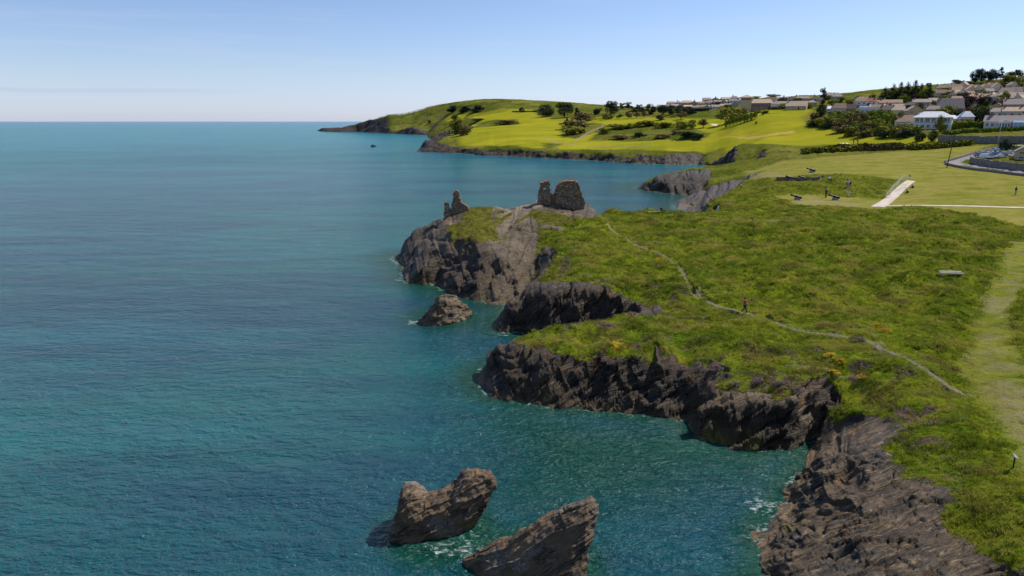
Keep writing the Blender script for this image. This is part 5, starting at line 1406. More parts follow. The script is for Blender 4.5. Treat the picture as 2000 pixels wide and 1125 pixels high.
MB().box(-13*u,-11*u,-.5,1.6,12*u,18.4*u).box(24*u,26*u,-.3,1.6,9.2*u,18.4*u).build('pillar', WALLS['white'], r)

r, u = special(1968, 251, 'grey roofed house with white gabled conservatory and blue glass room at right', 'house', 'house')
MB().box(-31*u,60*u,3,11,-1.5,11*u).build('wall', WALLS['white'], r)
V = [(-33*u,2.5,10.5*u),(62*u,2.5,10.5*u),(62*u,11.5,10.5*u),(-33*u,11.5,10.5*u),(-31*u,7,20*u),(60*u,7,20*u)]
rf = solid('roof', V, [(0,3,2,1),(0,1,5,4),(2,3,4,5),(1,2,5),(3,0,4)], ROOFS['grey'], r)
MB().box(-24*u,-20*u,6.4,7.6,18*u,25*u).build('chimney', WALLS['brick'], rf)
cons = MB().box(-12*u,3*u,0,3,-1.5,1*u).build('conservatory', WALLS['white'], r)
b = MB()
for k in range(5): b.box((-12+3.5*k)*u,(-12+3.5*k+.9)*u,-.05,.1,1*u,8*u)
b.add([(-13*u,-.3,8*u),(4*u,-.3,8*u),(-4.5*u,-.3,14*u),(-13*u,3,8*u),(4*u,3,8*u),(-4.5*u,3,14*u)], [(0,1,2),(3,5,4),(0,2,5,3),(1,4,5,2),(0,3,4,1)])
b.build('frame', FRAME, cons); MB().box(-11.5*u,2.5*u,.1,.2,1*u,8*u).build('pane', GLASS, cons)
sun_room = MB().box(6*u,60*u,.5,3,-1.5,2*u).build('sun_room', WALLS['white'], r)
b = MB()
for k in range(9): b.box((6+6*k)*u,(6+6*k+.9)*u,.45,.6,2*u,9*u)
b.box(6*u,60*u,.45,.6,8.6*u,9.4*u).build('frame', FRAME, sun_room)
BLUEG = NT('blue_tinted_glass').fin((.20, .34, .50), .12, .5)
MB().box(6.5*u,59*u,.62,.7,2*u,8.6*u).add([(6*u,.4,9.4*u),(60*u,.4,9.4*u),(60*u,3,12*u),(6*u,3,12*u),(6*u,.4,9.2*u),(60*u,.4,9.2*u),(60*u,3,11.8*u),(6*u,3,11.8*u)], [(0,1,2,3),(7,6,5,4),(0,4,5,1),(2,6,7,3)]).build('pane', BLUEG, sun_room)
for k in (-27,-20): window(r, k*u, 2.97, 3*u, 4*u, 5*u)

r, u = special(1484, 216, 'golf clubhouse with a square tan tower and a dark band of windows', 'clubhouse', 'clubhouse', -.08)
tw = MB().box(-34*u,-15*u,0,7,-2,22*u).build('tower', WALLS['tan'], r)
MB().box(-37*u,-12*u,-1.1,8.1,22*u,23.2*u).add([(-37*u,-1.1,23.2*u),(-12*u,-1.1,23.2*u),(-12*u,8.1,23.2*u),(-37*u,8.1,23.2*u),(-24.5*u,3.5,28*u)], [(0,1,4),(1,2,4),(2,3,4),(3,0,4)]).build('roof', ROOFS['tan'], tw)
MB().box(-31*u,-27.5*u,-.06,.02,9*u,17*u).build('pane', BLUEG, tw); MB().box(-33*u,-16*u,-.05,.02,18.5*u,21.5*u).build('pane', GLASS, tw)
MB().box(-15*u,18*u,1.5,10,-2,13*u).build('wall', WALLS['brick'], r)
MB().box(-15*u,20*u,1.2,1.5,8*u,13*u).build('window_band', GLASS, r)
V = [(-16*u,.3,13*u),(22*u,.3,13*u),(22*u,11,13*u),(-16*u,11,13*u),(-14*u,6,20*u),(16*u,6,20*u)]
solid('roof', V, [(0,3,2,1),(0,1,5,4),(2,3,4,5),(1,2,5),(3,0,4)], ROOFS['tan'], r)
ew = MB().box(18*u,34*u,-1,8,-2,11*u).build('end_wing', WALLS['cream'], r)
V = [(16.5*u,-1.4,11*u),(35.5*u,-1.4,11*u),(35.5*u,8.4,11*u),(16.5*u,8.4,11*u),(26*u,3.5,17*u)]
solid('roof', V, [(0,3,2,1),(0,1,4),(1,2,4),(2,3,4),(3,0,4)], ROOFS['grey'], ew)
for k in (21.5,26,30.5): window(r, k*u, -1.03, 3*u, 3*u, 4*u)
MB().box(8*u,26*u,11,17,5*u,24*u).build('rear_block', WALLS['tan'], r)
for k in (-12,-6,0,6,12): window(r, k*u, 1.47, 1*u, 4*u, 5*u)
mq, u = special(1529, 213, 'white marquee tent beside the cream end of the clubhouse', 'tent', 'marquee')
MB().box(-5*u,5*u,0,3,0,3*u).build('side', FRAME, mq); MB().add([(-5.5*u,-.2,3*u),(5.5*u,-.2,3*u),(5.5*u,3.2,3*u),(-5.5*u,3.2,3*u),(0,1.5,6*u)], [(0,3,2,1),(0,1,4),(1,2,4),(2,3,4),(3,0,4)]).build('roof', FRAME, mq)

# ------------------------------------------------------------------ walls, roads, paths
def ribbon_pts(L, step):
    P = [np.array(hit(*p)[:2]) for p in L]
    out = [P[0]]
    for a, b in zip(P[:-1], P[1:]):
        n = max(1, int(np.linalg.norm(b-a)/step))
        for i in range(1, n+1): out.append(a+(b-a)*i/n)
    return out
def ribbon(name, L, w0, w1, mat, lift=.07, step=1.0, kind='structure', smooth_n=2):
    C = np.array(ribbon_pts(L, step))
    for _ in range(smooth_n): C[1:-1] = (C[:-2]+2*C[1:-1]+C[2:])/4
    d = np.gradient(C, axis=0); d /= np.linalg.norm(d, axis=1, keepdims=True); nrm = np.stack([-d[:, 1], d[:, 0]], -1)
    n = len(C); W = np.linspace(w0, w1, n); V = []; F = []
    m = 5
    for i in range(n):
        for j in range(m):
            q = C[i]+nrm[i]*W[i]*(j/(m-1)-.5); V.append((q[0], q[1], ground(*q)+lift))
    for i in range(n-1):
        for j in range(m-1): F.append((i*m+j, (i+1)*m+j, (i+1)*m+j+1, i*m+j+1))
    b = len(V); V += [(p[0], p[1], p[2]-.3) for p in V]
    for i in range(n-1):
        F.append((i*m, b+i*m, b+(i+1)*m, (i+1)*m)); F.append((i*m+m-1, (i+1)*m+m-1, b+(i+1)*m+m-1, b+i*m+m-1))
    o = mesh_obj(name, V, F, mat); o.data.flip_normals()
    return tag(o, kind=kind)
PATHM = plain('pale_concrete_path', (.47, .40, .325), .9, .3, .5)
ROADM = plain('worn_asphalt', (.20, .18, .175), .9, .2, .6)
ribbon('ramp_path', [(1713,404.5),(1735,391),(1755,373),(1780,353.5)], 2.9, 2.3, PATHM, .08)
ribbon('footpath', [(1716,402),(1800,401.5),(1900,403),(2000,405.5),(2150,410)], 2.1, 2.1, PATHM, .07)
ribbon('road', [(2060,341),(1960,331),(1905,324.5),(1868,320.5),(1857,317),(1868,312.5),(1900,304),(1940,294.5),(1990,283.5)], 5.5, 5.0, ROADM, .09, 1.0, smooth_n=8)
STONEW = plain('grey_stone_wall', (.20, .175, .16), .95, .35, 1.2)
def wall_line(name, L, h, thick, mat, label, cat='wall', step=1.2, lumpy=.0):
    C = np.array(ribbon_pts(L, step)); d = np.gradient(C, axis=0); d /= np.linalg.norm(d, axis=1, keepdims=True); nr = np.stack([-d[:, 1], d[:, 0]], -1)
    V = []; F = []; n = len(C)
    for i in range(n):
        z = ground(*C[i]); hh = h*(1+lumpy*random.uniform(-1, 1))
        for s, zz in ((-1, -.6), (-1, hh), (1, hh), (1, -.6)):
            q = C[i]+nr[i]*s*thick/2; V.append((q[0], q[1], z+zz))
    for i in range(n-1):
        for k in range(4): F.append((i*4+k, i*4+(k+1) % 4, (i+1)*4+(k+1) % 4, (i+1)*4+k))
    F.append((3,2,1,0)); F.append(tuple((n-1)*4+k for k in range(4)))
    o = mesh_obj(name, V, F, mat); o.data.flip_normals()
    return tag(o, label, cat)
wall_line('stone_wall', [(1845,318.5),(1852,316),(1880,308),(1920,298),(1962,287)], .9, .45, STONEW, 'low dark stone wall along the far side of the road bend')
wall_line('stone_wall', [(1846,321.5),(1870,327),(1900,332),(1950,338),(2000,344),(2100,354)], .8, .45, STONEW, 'low dark stone wall between the mown field and the near side of the road')
wall_line('retaining_wall', [(1894,319),(1920,323),(1960,329),(2000,334),(2080,343)], 2.3, .5, STONEW, 'high grey retaining wall on the inside of the road bend below the cars')
wall_line('retaining_wall', [(1832,276.5),(1860,278),(1900,279.5),(1950,280),(2060,280)], 3.2, .6, STONEW, 'long grey retaining wall below the bright green hedges', lumpy=.04)
wall_line('garden_wall', [(1970,213),(2030,213)], 4.0, .5, WALLS['grey'], 'tall grey garden wall above the roofs at the right edge')
wall_line('stone_wall', [(1516,353),(1545,352),(1575,351.5),(1600,351)], 1.0, .6, plain('brown_rubble', (.16,.12,.085), .95, .35, 2.0), 'low brown rubble wall along the gun terrace', lumpy=.15)
wall_line('stone_wall', [(879,258.5),(895,260),(910,262)], 1.6, .8, WALLS['cream'], 'short pale wall under the bushes on the golf headland')
# ------------------------------------------------------------------ street furniture, guns, benches
def pole(name, px, pyb, hpx, label, mat, rad=.11, lean=(0, 0), kind='wood'):
    x, y, z = hit(px, pyb); t = math.sqrt(x*x+y*y+(H-z)**2); h = hpx*t/FPX
    r = empty(name, (x, y, z), 0, label, 'pole' if kind != 'lamp' else 'street lamp')
    MB().tube([(0,0,-.5),(lean[0]*.5,0,h*.5),(lean[0],0,h)], [rad,rad*.9,rad*.7], 10).build('post', mat, r, True)
    if kind == 'lamp':
        a = MB().tube([(0,0,h-.1),(-.4,-.5,h+.25),(-.7,-1.0,h+.2)], .05, 8).build('arm', mat, r, True)
        MB().ball((-.8,-1.15,h+.17), (.16,.36,.10)).build('lamp_head', METAL, a, True)
    else:
        MB().box(lean[0]-.7,lean[0]+.7,-.06,.06,h-.6,h-.48).build('crossarm', mat, r)
    return r
WOOD = plain('dark_creosoted_wood', (.035, .026, .022), .9, .3, 4)
pole('utility_pole', 1849, 327.5, 53, 'dark leaning wooden utility pole standing in the mown field', WOOD, .16, (1.1, 0))
pole('street_lamp', 1947, 292, 40, 'tall pale grey street lamp on the road behind the parked cars', METAL, .13, (.1, 0), 'lamp')

PLINTH = plain('grey_cast_plinth', (.24,.22,.22), .9, .2, 2.0)
def cannon(px, pyb, label, L=3.0, rz=0.0):
    x, y, z = hit(px, pyb)
    r = empty('cannon', (x, y, z), rz, label, 'cannon', 'old cannons on the gun terrace')
    prof = [(-.18,.03),(-.12,.10),(-.04,.06),(0,.20),(.12,.27),(.5,.26),(.55,.29),(.62,.25),(1.3,.225),(1.36,.25),(1.42,.215),(2.6,.17),(2.75,.22),(2.9,.23),(2.95,.20),(2.95,.09),(2.5,.085)]
    el = math.radians(17)
    b = MB(); P = []; R = []
    for s, q in prof: P.append((1.3-s*math.cos(el), 0, .95+(s-1.3)*math.sin(el))); R.append(q*1.3)
    b.tube(P, R, 14, cap=False); bar = b.build('barrel', BLACK, r, True)
    MB().tube([(.0,-.42,.93),(.0,.42,.93)], .09, 10).build('trunnion', BLACK, bar)
    MB().add([(-.5,-.42,-.3),(1.0,-.42,-.3),(1.0,.42,-.3),(-.5,.42,-.3),(-.3,-.28,.78),(.8,-.28,.52),(.8,.28,.52),(-.3,.28,.78)], [(0,3,2,1),(4,5,6,7),(0,1,5,4),(1,2,6,5),(2,3,7,6),(3,0,4,7)]).build('plinth', PLINTH, r)
    MB().box(-.8,1.4,-.55,.55,-.3,.05).build('base_slab', PLINTH, r)
    return r
cannon(1555, 391, 'black cannon on a concrete plinth, near left one in front of the sunken bank')
cannon(1629, 391, 'black cannon on a concrete plinth, near right one beside the person in black')
cannon(1584, 337, 'dark cannon farthest back on the upper lawn behind the rubble wall', rz=-.1)
cannon(1568, 353, 'cannon standing at the low brown rubble wall', rz=.1)
cannon(1544, 353, 'small-looking cannon at the left end of the rubble wall', rz=.05)

def bench(px, pyb, label, rz=0.0, s=1.0, mat=BLACK):
    x, y, z = hit(px, pyb)
    r = empty('park_bench', (x, y, z), rz, label, 'bench', 'dark benches by the ramp path'); r.scale = (s,)*3
    MB().box(-.75,.75,-.22,-.09,.42,.46).box(-.75,.75,-.07,.06,.42,.46).box(-.75,.75,.08,.21,.42,.46).build('seat', mat, r)
    MB().box(-.75,.75,.22,.26,.55,.68).box(-.75,.75,.23,.27,.72,.86).build('backrest', mat, r)
    for s_ in (-.65, .6): MB().box(s_,s_+.06,-.2,.28,0,.42).box(s_,s_+.06,.22,.28,.42,.9).build('leg', mat, r)
    return r
bench(1772.5, 376.5, 'dark park bench on the grass at the ramp path, nearer one of two', rz=1.1, s=1.15)
bench(1783, 366.5, 'dark park bench on the grass at the ramp path, farther one of two', rz=1.1, s=1.15)

def railing(L, label, h=1.1):
    P = [np.array(hit(*p)) for p in L]
    C = ribbon_pts(L, 1.6)
    r = empty('handrail', tuple(P[0]), 0, label, 'handrail')
    o = P[0]
    Q = [(q[0]-o[0], q[1]-o[1], ground(*q)-o[2]) for q in C]
    for q in Q: MB().tube([(q[0],q[1],q[2]-.2),(q[0],q[1],q[2]+h)], .035, 6).build('post', METAL, r)
    for k, zz in enumerate((h, h*.55, h*.2)):
        MB().tube([(q[0],q[1],q[2]+zz) for q in Q], .03, 6).build('rail', METAL, r)
    return r
railing([(1729,388),(1742,372),(1756,358),(1771,346)], 'grey metal handrail climbing along the left side of the ramp path')

def sign(px, pyb, label, tilt=.7, h=1.0, w_=.6, post=METAL, panel=FRAME, rz=0.0, cat='sign'):
    x, y, z = hit(px, pyb)
    r = empty('information_sign', (x, y, z), rz, label, cat)
    MB().tube([(0,0,-.3),(0,0,h)], .045, 8).build('post', post, r)
    m = MB().box(-w_/2,w_/2,-.2,.2,-.02,.02).build('panel', panel, r); m.location = (0, 0, h); m.rotation_euler = (tilt, .35, 0)
    return r
sign(1978.5, 914, 'dark post with a small pale tilted board beside the worn track', .3, .78, .26, BLACK, PLINTH)
BLUEP = plain('blue_painted_board', (.14, .12, .45), .5, .1)
sign(1776, 352, 'small blue board on a post at the top of the handrail', 1.4, 1.3, .7, METAL, BLUEP)
x, y, z = hit(1402, 413.5)
mk = tag(MB().add([(-.16,-.16,-.2),(.16,-.16,-.2),(.16,.16,-.2),(-.16,.16,-.2),(-.13,-.13,1.25),(.13,-.13,1.25),(.13,.13,1.25),(-.13,.13,1.25),(0,0,1.42)], [(0,1,5,4),(1,2,6,5),(2,3,7,6),(3,0,4,7),(4,5,8),(5,6,8),(6,7,8),(7,4,8)]).build('marker_stone', FRAME), 'pale upright marker stone on the grass at the cove edge', 'marker stone')
mk.location = (x, y, z)
# old concrete shelf structure in the grass
x, y, z = hit(1858, 541)
r = empty('concrete_shelter', (x, y, z), -.12, 'weathered pale concrete slab bench with a dark open underside in the long grass', 'bench'); r.scale = (.7,)*3
MB().box(-1.95,1.95,.55,.85,.72,.92).build('rear_beam', CONC, r); MB().box(-1.0,1.95,-.45,-.2,.62,.80).box(-1.95,-1.05,-.42,-.18,.66,.78).build('front_beam', CONC, r)
MB().box(-1.9,1.85,-.18,.53,.55,.62).build('slab', CONC, r)
for k in (-1.75, .6): MB().box(k,k+.16,-.1,.5,-.3,.55).build('leg', CONC, r)
MB().box(1.82,1.93,-.40,-.28,-.3,.62).build('post', CONC, r)
x, y, z = hit(1277, 416.5)
r = empty('low_bench', (x, y, z), .05, 'low pale plank bench on the clifftop skyline beside the dark seated figure', 'bench')
MB().box(-1.7,1.5,-.2,.2,.28,.36).build('seat', plain('bleached_plank', (.42,.32,.26), .9, .2), r)
for k in (-1.5, 1.2): MB().box(k,k+.14,-.15,.15,-.2,.28).build('leg', TRIM, r)
x, y, z = hit(1265, 415.5)
tag(MB().tube([(0,0,-.2),(0.01,0,.8),(0,0,1.15)], [.05,.045,.04], 8).add([(-.1,-.06,.95),(.1,-.06,.95),(.1,.0,1.15),(-.1,.0,1.15),(0,.06,1.05)], [(0,1,2,3),(0,4,1),(1,4,2),(2,4,3),(3,4,0)]).build('thin_post', TRIM), 'thin dark post at the left end of the plank bench on the skyline', 'post').location = (x, y, z)

# steps up the bank
x, y, z = hit(1659, 383)
b = MB()
p0 = np.array(hit(1659, 384)); p1 = np.array(hit(1656, 362)); d = p1-p0
for k in range(18):
    q = p0+d*(k/17.0); zz = ground(q[0], q[1])
    b.box(q[0]-.55-x, q[0]+.55-x, q[1]-.2-y, q[1]+.2-y, zz-.35-z, zz+.10-z)
st = tag(b.build('stone_steps', plain('pinkish_step_stone', (.36,.27,.21), .9, .2)), 'pale stone steps climbing the green bank under the small group', 'steps'); st.location = (x, y, z)

# ------------------------------------------------------------------ cars
CARP = {k: NT('car_paint_'+k).fin(c, .3, .5, Metallic=0.1) for k, c in dict(white=(.78,.78,.77), blue=(.03,.08,.22), silver=(.45,.47,.49), grey=(.16,.17,.19), pale_blue=(.35,.45,.55), black=(.02,.02,.024)).items()}
TYRE = plain('tyre_rubber', (.02,.02,.02), .9, .1); RIM = plain('alloy_rim', (.5,.5,.52), .35, .1, metal=.8)
LAMPW = NT('headlight_glass').fin((.75,.76,.75), .15, .6); LAMPR = NT('tail_light_glass').fin((.35,.015,.012), .2, .5)
def car(px, pyb, label, paint, rz, van=False):
    x, y, z = hit(px, pyb)
    r = empty('parked_van' if van else 'parked_car', (x, y, z+.05), rz, label, 'van' if van else 'car', 'vehicles parked above the road bend')
    Lh, Wd = (2.4, .95) if van else (2.1, .86)
    prof = [(-Lh,.35),(-Lh,.95),(-Lh*.92,1.85),(Lh*.35,1.9),(Lh*.62,1.15),(Lh*.98,1.0),(Lh,.5),(Lh,.35)] if van else [(-Lh,.32),(-Lh,.78),(-Lh*.86,.92),(-Lh*.62,1.42),(Lh*.18,1.45),(Lh*.50,.95),(Lh*.94,.80),(Lh,.62),(Lh,.32)]
    V = []; n = len(prof)
    for s in (-1, 1):
        for px_, pz in prof: V.append((px_, s*Wd*(1-.16*max(0, pz-.9)/.6), pz))
    F = [tuple(range(n)), tuple(reversed(range(n, 2*n)))]+[(i, i+n, (i+1) % n+n, (i+1) % n) for i in range(n)]
    body = mesh_obj('body', V, F, paint, r)
    zt = 1.75 if van else 1.36; zb = 1.2 if van else .97
    w1 = Wd*.96+.012
    if van:
        MB().add([(Lh*.16,-w1,zb),(Lh*.52,-w1,zb),(Lh*.36,-w1*.88,zt),(Lh*.16,-w1*.88,zt)], [(0,1,2,3)]).add([(Lh*.16,w1,zb),(Lh*.52,w1,zb),(Lh*.36,w1*.88,zt),(Lh*.16,w1*.88,zt)], [(3,2,1,0)]).build('side_window', GLASS, r)
        MB().add([(Lh*.63,-.75,1.2),(Lh*.63,.75,1.2),(Lh*.38,.7,1.84),(Lh*.38,-.7,1.84)], [(0,1,2,3)]).build('windscreen', GLASS, r)
    else:
        MB().add([(-Lh*.74,-w1,zb),(Lh*.40,-w1,zb),(Lh*.16,-w1*.90,zt),(-Lh*.60,-w1*.90,zt)], [(0,1,2,3)]).add([(-Lh*.74,w1,zb),(Lh*.40,w1,zb),(Lh*.16,w1*.90,zt),(-Lh*.60,w1*.90,zt)], [(3,2,1,0)]).build('side_window', GLASS, r)
        MB().add([(Lh*.49,-.72,.985),(Lh*.49,.72,.985),(Lh*.205,.66,1.43),(Lh*.205,-.66,1.43)], [(0,1,2,3)]).build('windscreen', GLASS, r)
        MB().add([(-Lh*.86-.01,-.7,.95),(-Lh*.86-.01,.7,.95),(-Lh*.63-.01,.64,1.40),(-Lh*.63-.01,-.64,1.40)], [(3,2,1,0)]).build('rear_window', GLASS, r)
    for sx in (-.62, .64):
        for sy in (-1, 1):
            wv = MB().tube([(sx*Lh, sy*(Wd-.14), .32), (sx*Lh, sy*(Wd+.02), .32)], .32, 16).build('wheel', TYRE, r)
            MB().tube([(sx*Lh, sy*(Wd+.02), .32), (sx*Lh, sy*(Wd+.035), .32)], .2, 12).build('rim', RIM, wv)
    for sy in (-1, 1):
        MB().box(Lh-.06,Lh+.015,sy*.62-.16,sy*.62+.16,.56 if not van else .66,.70 if not van else .84).build('headlight', LAMPW, r)
        MB().box(-Lh-.015,-Lh+.06,sy*.70-.1,sy*.70+.1,.62,.78).build('tail_light', LAMPR, r)
    return r
for a, b_, lab, pt, rz, vn in ((1926,310.5,'white van, nearest vehicle above the road bend','white',.1,True),(1921,303,'pale blue car behind the white van','pale_blue',.05,False),(1914,306.5,'grey car left of the white van, end of the row','grey',.05,False),
   (1945,305.5,'dark blue car in the middle of the parked cars','blue',.1,False),(1953,309,'white car just right of the dark blue one','white',.1,False),(1944,297,'light blue-grey car at the foot of the street lamp','pale_blue',.3,False),
   (1962,303,'silver car behind and right of the white car','silver',.1,False),(1974,302,'silver-grey car left of the corner house, second from the right','silver',.0,False),(1981,307,'white car beside the corner house','white',.2,False),(1986,301,'black car right of the silver-grey one','black',.1,False),(1938,309,'grey car between the van and the dark blue car','grey',.1,False)):
    car(a, b_, lab, CARP[pt], rz, vn)
house(2003,314,30,24,'beige gabled corner house cut by the right edge beside the parked cars','grey','tan',kind='front',nwin=2,rows=2,chim=1,group=G1,wf=.6)

# ------------------------------------------------------------------ boat
x, y, z = w(729, 286.3)
r = empty('small_boat', (x, y, -.25), .3, 'small dark boat alone on the open sea off the far headland', 'boat')
V = []; F = []
for i, (s, wd, zl) in enumerate(((-2.8,.9,.1),(-1.5,1.15,0),(0,1.2,0),(1.5,.9,.05),(2.6,.35,.3),(3.1,.04,.6))):
    zt = 1.15+.05*i*i*.25
    V += [(s,-wd,zt),(s,-wd*.6,zl),(s,wd*.6,zl),(s,wd,zt)]
for i in range(5):
    a = i*4; F += [(a,a+4,a+5,a+1),(a+1,a+5,a+6,a+2),(a+2,a+6,a+7,a+3),(a+3,a+7,a+4,a)]
F += [(0,1,2,3),(20,23,22,21)]
mesh_obj('hull', V, F, plain('dark_hull_paint', (.012,.02,.035), .4, .1), r)
MB().box(-1.6,.4,-.7,.7,1.15,2.1).box(-1.75,.5,-.8,.8,2.1,2.2).build('cabin', plain('dark_cabin_paint', (.02,.03,.045), .5, .1), r)
# ------------------------------------------------------------------ people
SKIN = NT('skin').fin((.48, .29, .21), .6, .3)
CLOTH = {k: plain(k+'_cloth', c, .9, .12, 8) for k, c in dict(red=(.42,.018,.025), navy=(.03,.035,.06), black=(.012,.012,.015), white=(.72,.70,.68), pink=(.45,.10,.16), grey=(.30,.31,.33), blue=(.05,.09,.28), brown=(.10,.055,.035)).items()}
HAIRM = plain('dark_hair', (.018,.013,.012), .7, .2, 10)
def skin_chain(name, verts, edges, rad, mat, parent, sub=2):
    me = bpy.data.meshes.new(name); me.from_pydata(verts, edges, []); me.update()
    o = bpy.data.objects.new(name, me); COL.objects.link(o); o.parent = parent
    md = o.modifiers.new('skin', 'SKIN'); md.use_smooth_shade = True
    for i, r in enumerate(rad): me.skin_vertices[0].data[i].radius = (r, r) if not isinstance(r, tuple) else r
    me.skin_vertices[0].data[0].use_root = True
    s = o.modifiers.new('smooth', 'SUBSURF'); s.levels = sub; s.render_levels = sub
    me.materials.append(mat)
    return o
def person(px, pyb, label, top, legs, rz=0.0, pose='stand', hpx=None, hair=HAIRM, shoes=None, fingers=False, group=None, held=None):
    x, y, z = hit(px, pyb); t = math.sqrt(x*x+y*y+(H-z)**2)
    s = (hpx*t/FPX/1.75) if hpx else 1.0
    r = empty('person', (x, y, z), rz, label, 'person', group); r.scale = (s,)*3
    if pose == 'walk':   J = dict(kl=(-.10,-.13,.50), al=(-.11,-.30,.09), tl=(-.11,-.44,.04), kr=(.09,.06,.50), ar=(.10,.30,.10), tr=(.10,.20,.03), el=(-.25,.05,1.12), hl=(-.16,-.26,1.14), er=(.25,.02,1.12), hr=(.14,-.27,1.15))
    elif pose == 'arms': J = dict(kl=(-.12,-.02,.49), al=(-.14,0,.08), tl=(-.15,-.15,.03), kr=(.12,-.02,.49), ar=(.14,0,.08), tr=(.15,-.15,.03), el=(-.44,.0,1.36), hl=(-.70,-.02,1.40), er=(.44,.0,1.36), hr=(.70,-.02,1.38))
    elif pose == 'sit':  J = dict(kl=(-.12,-.42,.48), al=(-.13,-.44,.09), tl=(-.13,-.58,.04), kr=(.12,-.42,.48), ar=(.13,-.44,.09), tr=(.13,-.58,.04), el=(-.26,-.05,.78), hl=(-.16,-.28,.62), er=(.26,-.05,.78), hr=(.16,-.28,.62))
    else:                J = dict(kl=(-.10,-.02,.49), al=(-.11,.02,.08), tl=(-.12,-.14,.03), kr=(.10,-.02,.49), ar=(.11,.02,.08), tr=(.12,-.14,.03), el=(-.25,.03,1.14), hl=(-.22,-.10,.90), er=(.25,.03,1.14), hr=(.22,-.10,.90))
    dz = -.44 if pose == 'sit' else 0
    up = lambda a: (a[0], a[1], a[2]+dz)
    P = [(0,0,.95+dz),(0,0,1.16+dz),(0,.01,1.38+dz),(0,0,1.49+dz),(0,-.02,1.60+dz),(0,-.02,1.70+dz),
         (-.10,0,.90+dz),J['kl'],J['al'],J['tl'],(.10,0,.90+dz),J['kr'],J['ar'],J['tr'],
         (-.19,.01,1.40+dz),J['el'],J['hl'],(.19,.01,1.40+dz),J['er'],J['hr']]
    E = [(0,1),(1,2),(2,3),(3,4),(4,5),(0,6),(6,7),(7,8),(8,9),(0,10),(10,11),(11,12),(12,13),(2,14),(14,15),(15,16),(2,17),(17,18),(18,19)]
    R = [.125,.115,.135,.055,.095,.075,.088,.058,.040,.034,.088,.058,.040,.034,.062,.044,.033,.062,.044,.033]
    if fingers:
        for h, sg in ((16, -1), (19, 1)):
            c = Vector(P[h]); d = (c-Vector(P[h-1])).normalized(); side = d.cross(Vector((0,0,1))).normalized()
            pb = len(P); P.append(tuple(c+d*.05)); E.append((h, pb)); R.append(.028)
            for k, (o_, L_) in enumerate(((-.033,.062),(-.011,.075),(.011,.070),(.033,.055))):
                a = c+d*.09+side*o_; b = a+d*L_*.6+Vector((0,0,-.012)); e = b+d*L_*.35+Vector((0,0,-.03))
                i = len(P); P += [tuple(a), tuple(b), tuple(e)]; E += [(pb, i), (i, i+1), (i+1, i+2)]; R += [.010,.009,.007]
            a = c+d*.03+side*sg*-.035; b = a+d*.04+side*sg*-.02
            i = len(P); P += [tuple(a), tuple(b)]; E += [(h, i), (i, i+1)]; R += [.012,.009]
    body = skin_chain('body', P, E, R, SKIN, r, 2)
    # face: nose, eyes, mouth, ears sit on the head
    hz = 1.62+dz
    MB().add([(-.018,-.105,hz-.02),(.018,-.105,hz-.02),(0,-.135,hz-.025),(0,-.10,hz+.03)], [(0,1,2),(1,3,2),(3,0,2),(0,3,1)]).ball((-.098,-.015,hz), (.012,.022,.032), 6, 4).ball((.098,-.015,hz), (.012,.022,.032), 6, 4).build('face', SKIN, r)
    MB().ball((-.035,-.102,hz+.025), .011, 6, 4).ball((.035,-.102,hz+.025), .011, 6, 4).box(-.028,.028,-.108,-.098,hz-.062,hz-.054).build('eyes_and_mouth', CLOTH['black'], r)
    # clothing a little outside the body
    I = [0,1,2,14,15,17,18]; mp = {k: i for i, k in enumerate(I)}
    V = [P[k] for k in I]; V[0] = (0, 0, .90+dz)
    Ee = [(mp[a], mp[b]) for a, b in E if a in mp and b in mp]
    V += [tuple(Vector(P[15]).lerp(Vector(P[16]), .75)), tuple(Vector(P[18]).lerp(Vector(P[19]), .75))]; Ee += [(mp[15], 7), (mp[18], 8)]
    skin_chain('jacket', V, Ee, [(.175,.13),(.155,.13),(.165,.14),.082,.062,.082,.062,.048,.048], top, r, 2)
    I = [0,6,7,8,10,11,12]; mp = {k: i for i, k in enumerate(I)}
    skin_chain('trousers', [P[k] for k in I], [(mp[a], mp[b]) for a, b in E if a in mp and b in mp], [(.155,.12),.108,.076,.062,.108,.076,.062], legs, r, 2)
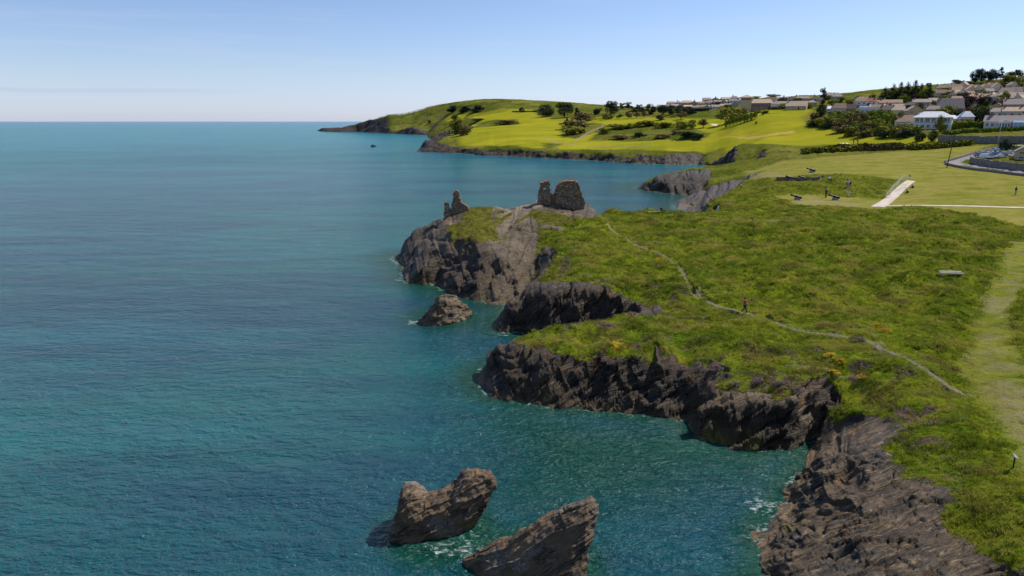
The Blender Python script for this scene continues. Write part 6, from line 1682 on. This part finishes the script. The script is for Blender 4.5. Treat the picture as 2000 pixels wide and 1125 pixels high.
    for a, b in ((8, 9), (12, 13)):
        A, B = Vector(P[a]), Vector(P[b])
        MB().tube([A+Vector((0,.05,-.03)), A+Vector((0,0,-.045)), B+Vector((0,0,.0))], [.045,.055,.042], 8).build('shoe', shoes or CLOTH['black'], r, True)
    hb = MB(); hb.ball((0,.012,hz+.035), (.112,.118,.105), 12, 8); hb.build('hair', hair, r, True)
    if held: held(r)
    return r
def camera_held(r):
    MB().box(-.11,.11,-.40,-.34,1.12,1.26).tube([(0,-.40,1.19),(0,-.47,1.19)], .04, 8).build('held_device', CLOTH['black'], r)
person(1453.5, 612, 'person in a red top and dark trousers walking on the narrow clifftop path', CLOTH['red'], CLOTH['navy'], 1.25, 'walk', 30.5, shoes=CLOTH['white'], fingers=True, held=camera_held)
person(1612.5, 386, 'person dressed in black standing left of the near right cannon', CLOTH['black'], CLOTH['black'], .6, 'stand', 17)
person(1983, 381, 'person in a black top and pale trousers alone on the wide lawn', CLOTH['black'], CLOTH['grey'], .3, 'stand', 13.5)
person(1447, 370, 'person in a white top and red trousers on the rough cliff edge above the cove', CLOTH['white'], CLOTH['red'], .2, 'stand', 11)
person(1654, 361, 'person in a pink top, highest of the small group on the bank steps', CLOTH['pink'], CLOTH['black'], .1, 'arms', 12)
person(1655.5, 366, 'person in white with arms spread, middle of the group on the bank steps', CLOTH['white'], CLOTH['pink'], 0, 'arms', 13)
person(1660, 364.5, 'person in black right beside the one in white on the bank steps', CLOTH['black'], CLOTH['black'], .2, 'arms', 12)
person(1619, 355, 'person in a white shirt sitting at the right end of the rubble wall', CLOTH['white'], CLOTH['black'], .4, 'sit', 15)
person(1606, 354, 'person in brown at the right end of the rubble wall, left of the white shirt', CLOTH['brown'], CLOTH['grey'], .2, 'stand', 12)
person(1291, 415.5, 'person in black sitting at the right end of the plank bench on the skyline', CLOTH['black'], CLOTH['black'], 2.6, 'sit', 16)
person(1667, 281, 'golfer in black on the bright strip above the long hedge', CLOTH['black'], CLOTH['black'], .5, 'stand', 8)
person(1674.5, 281, 'golfer in blue right of the one in black above the long hedge', CLOTH['blue'], CLOTH['blue'], -.5, 'stand', 8.5)
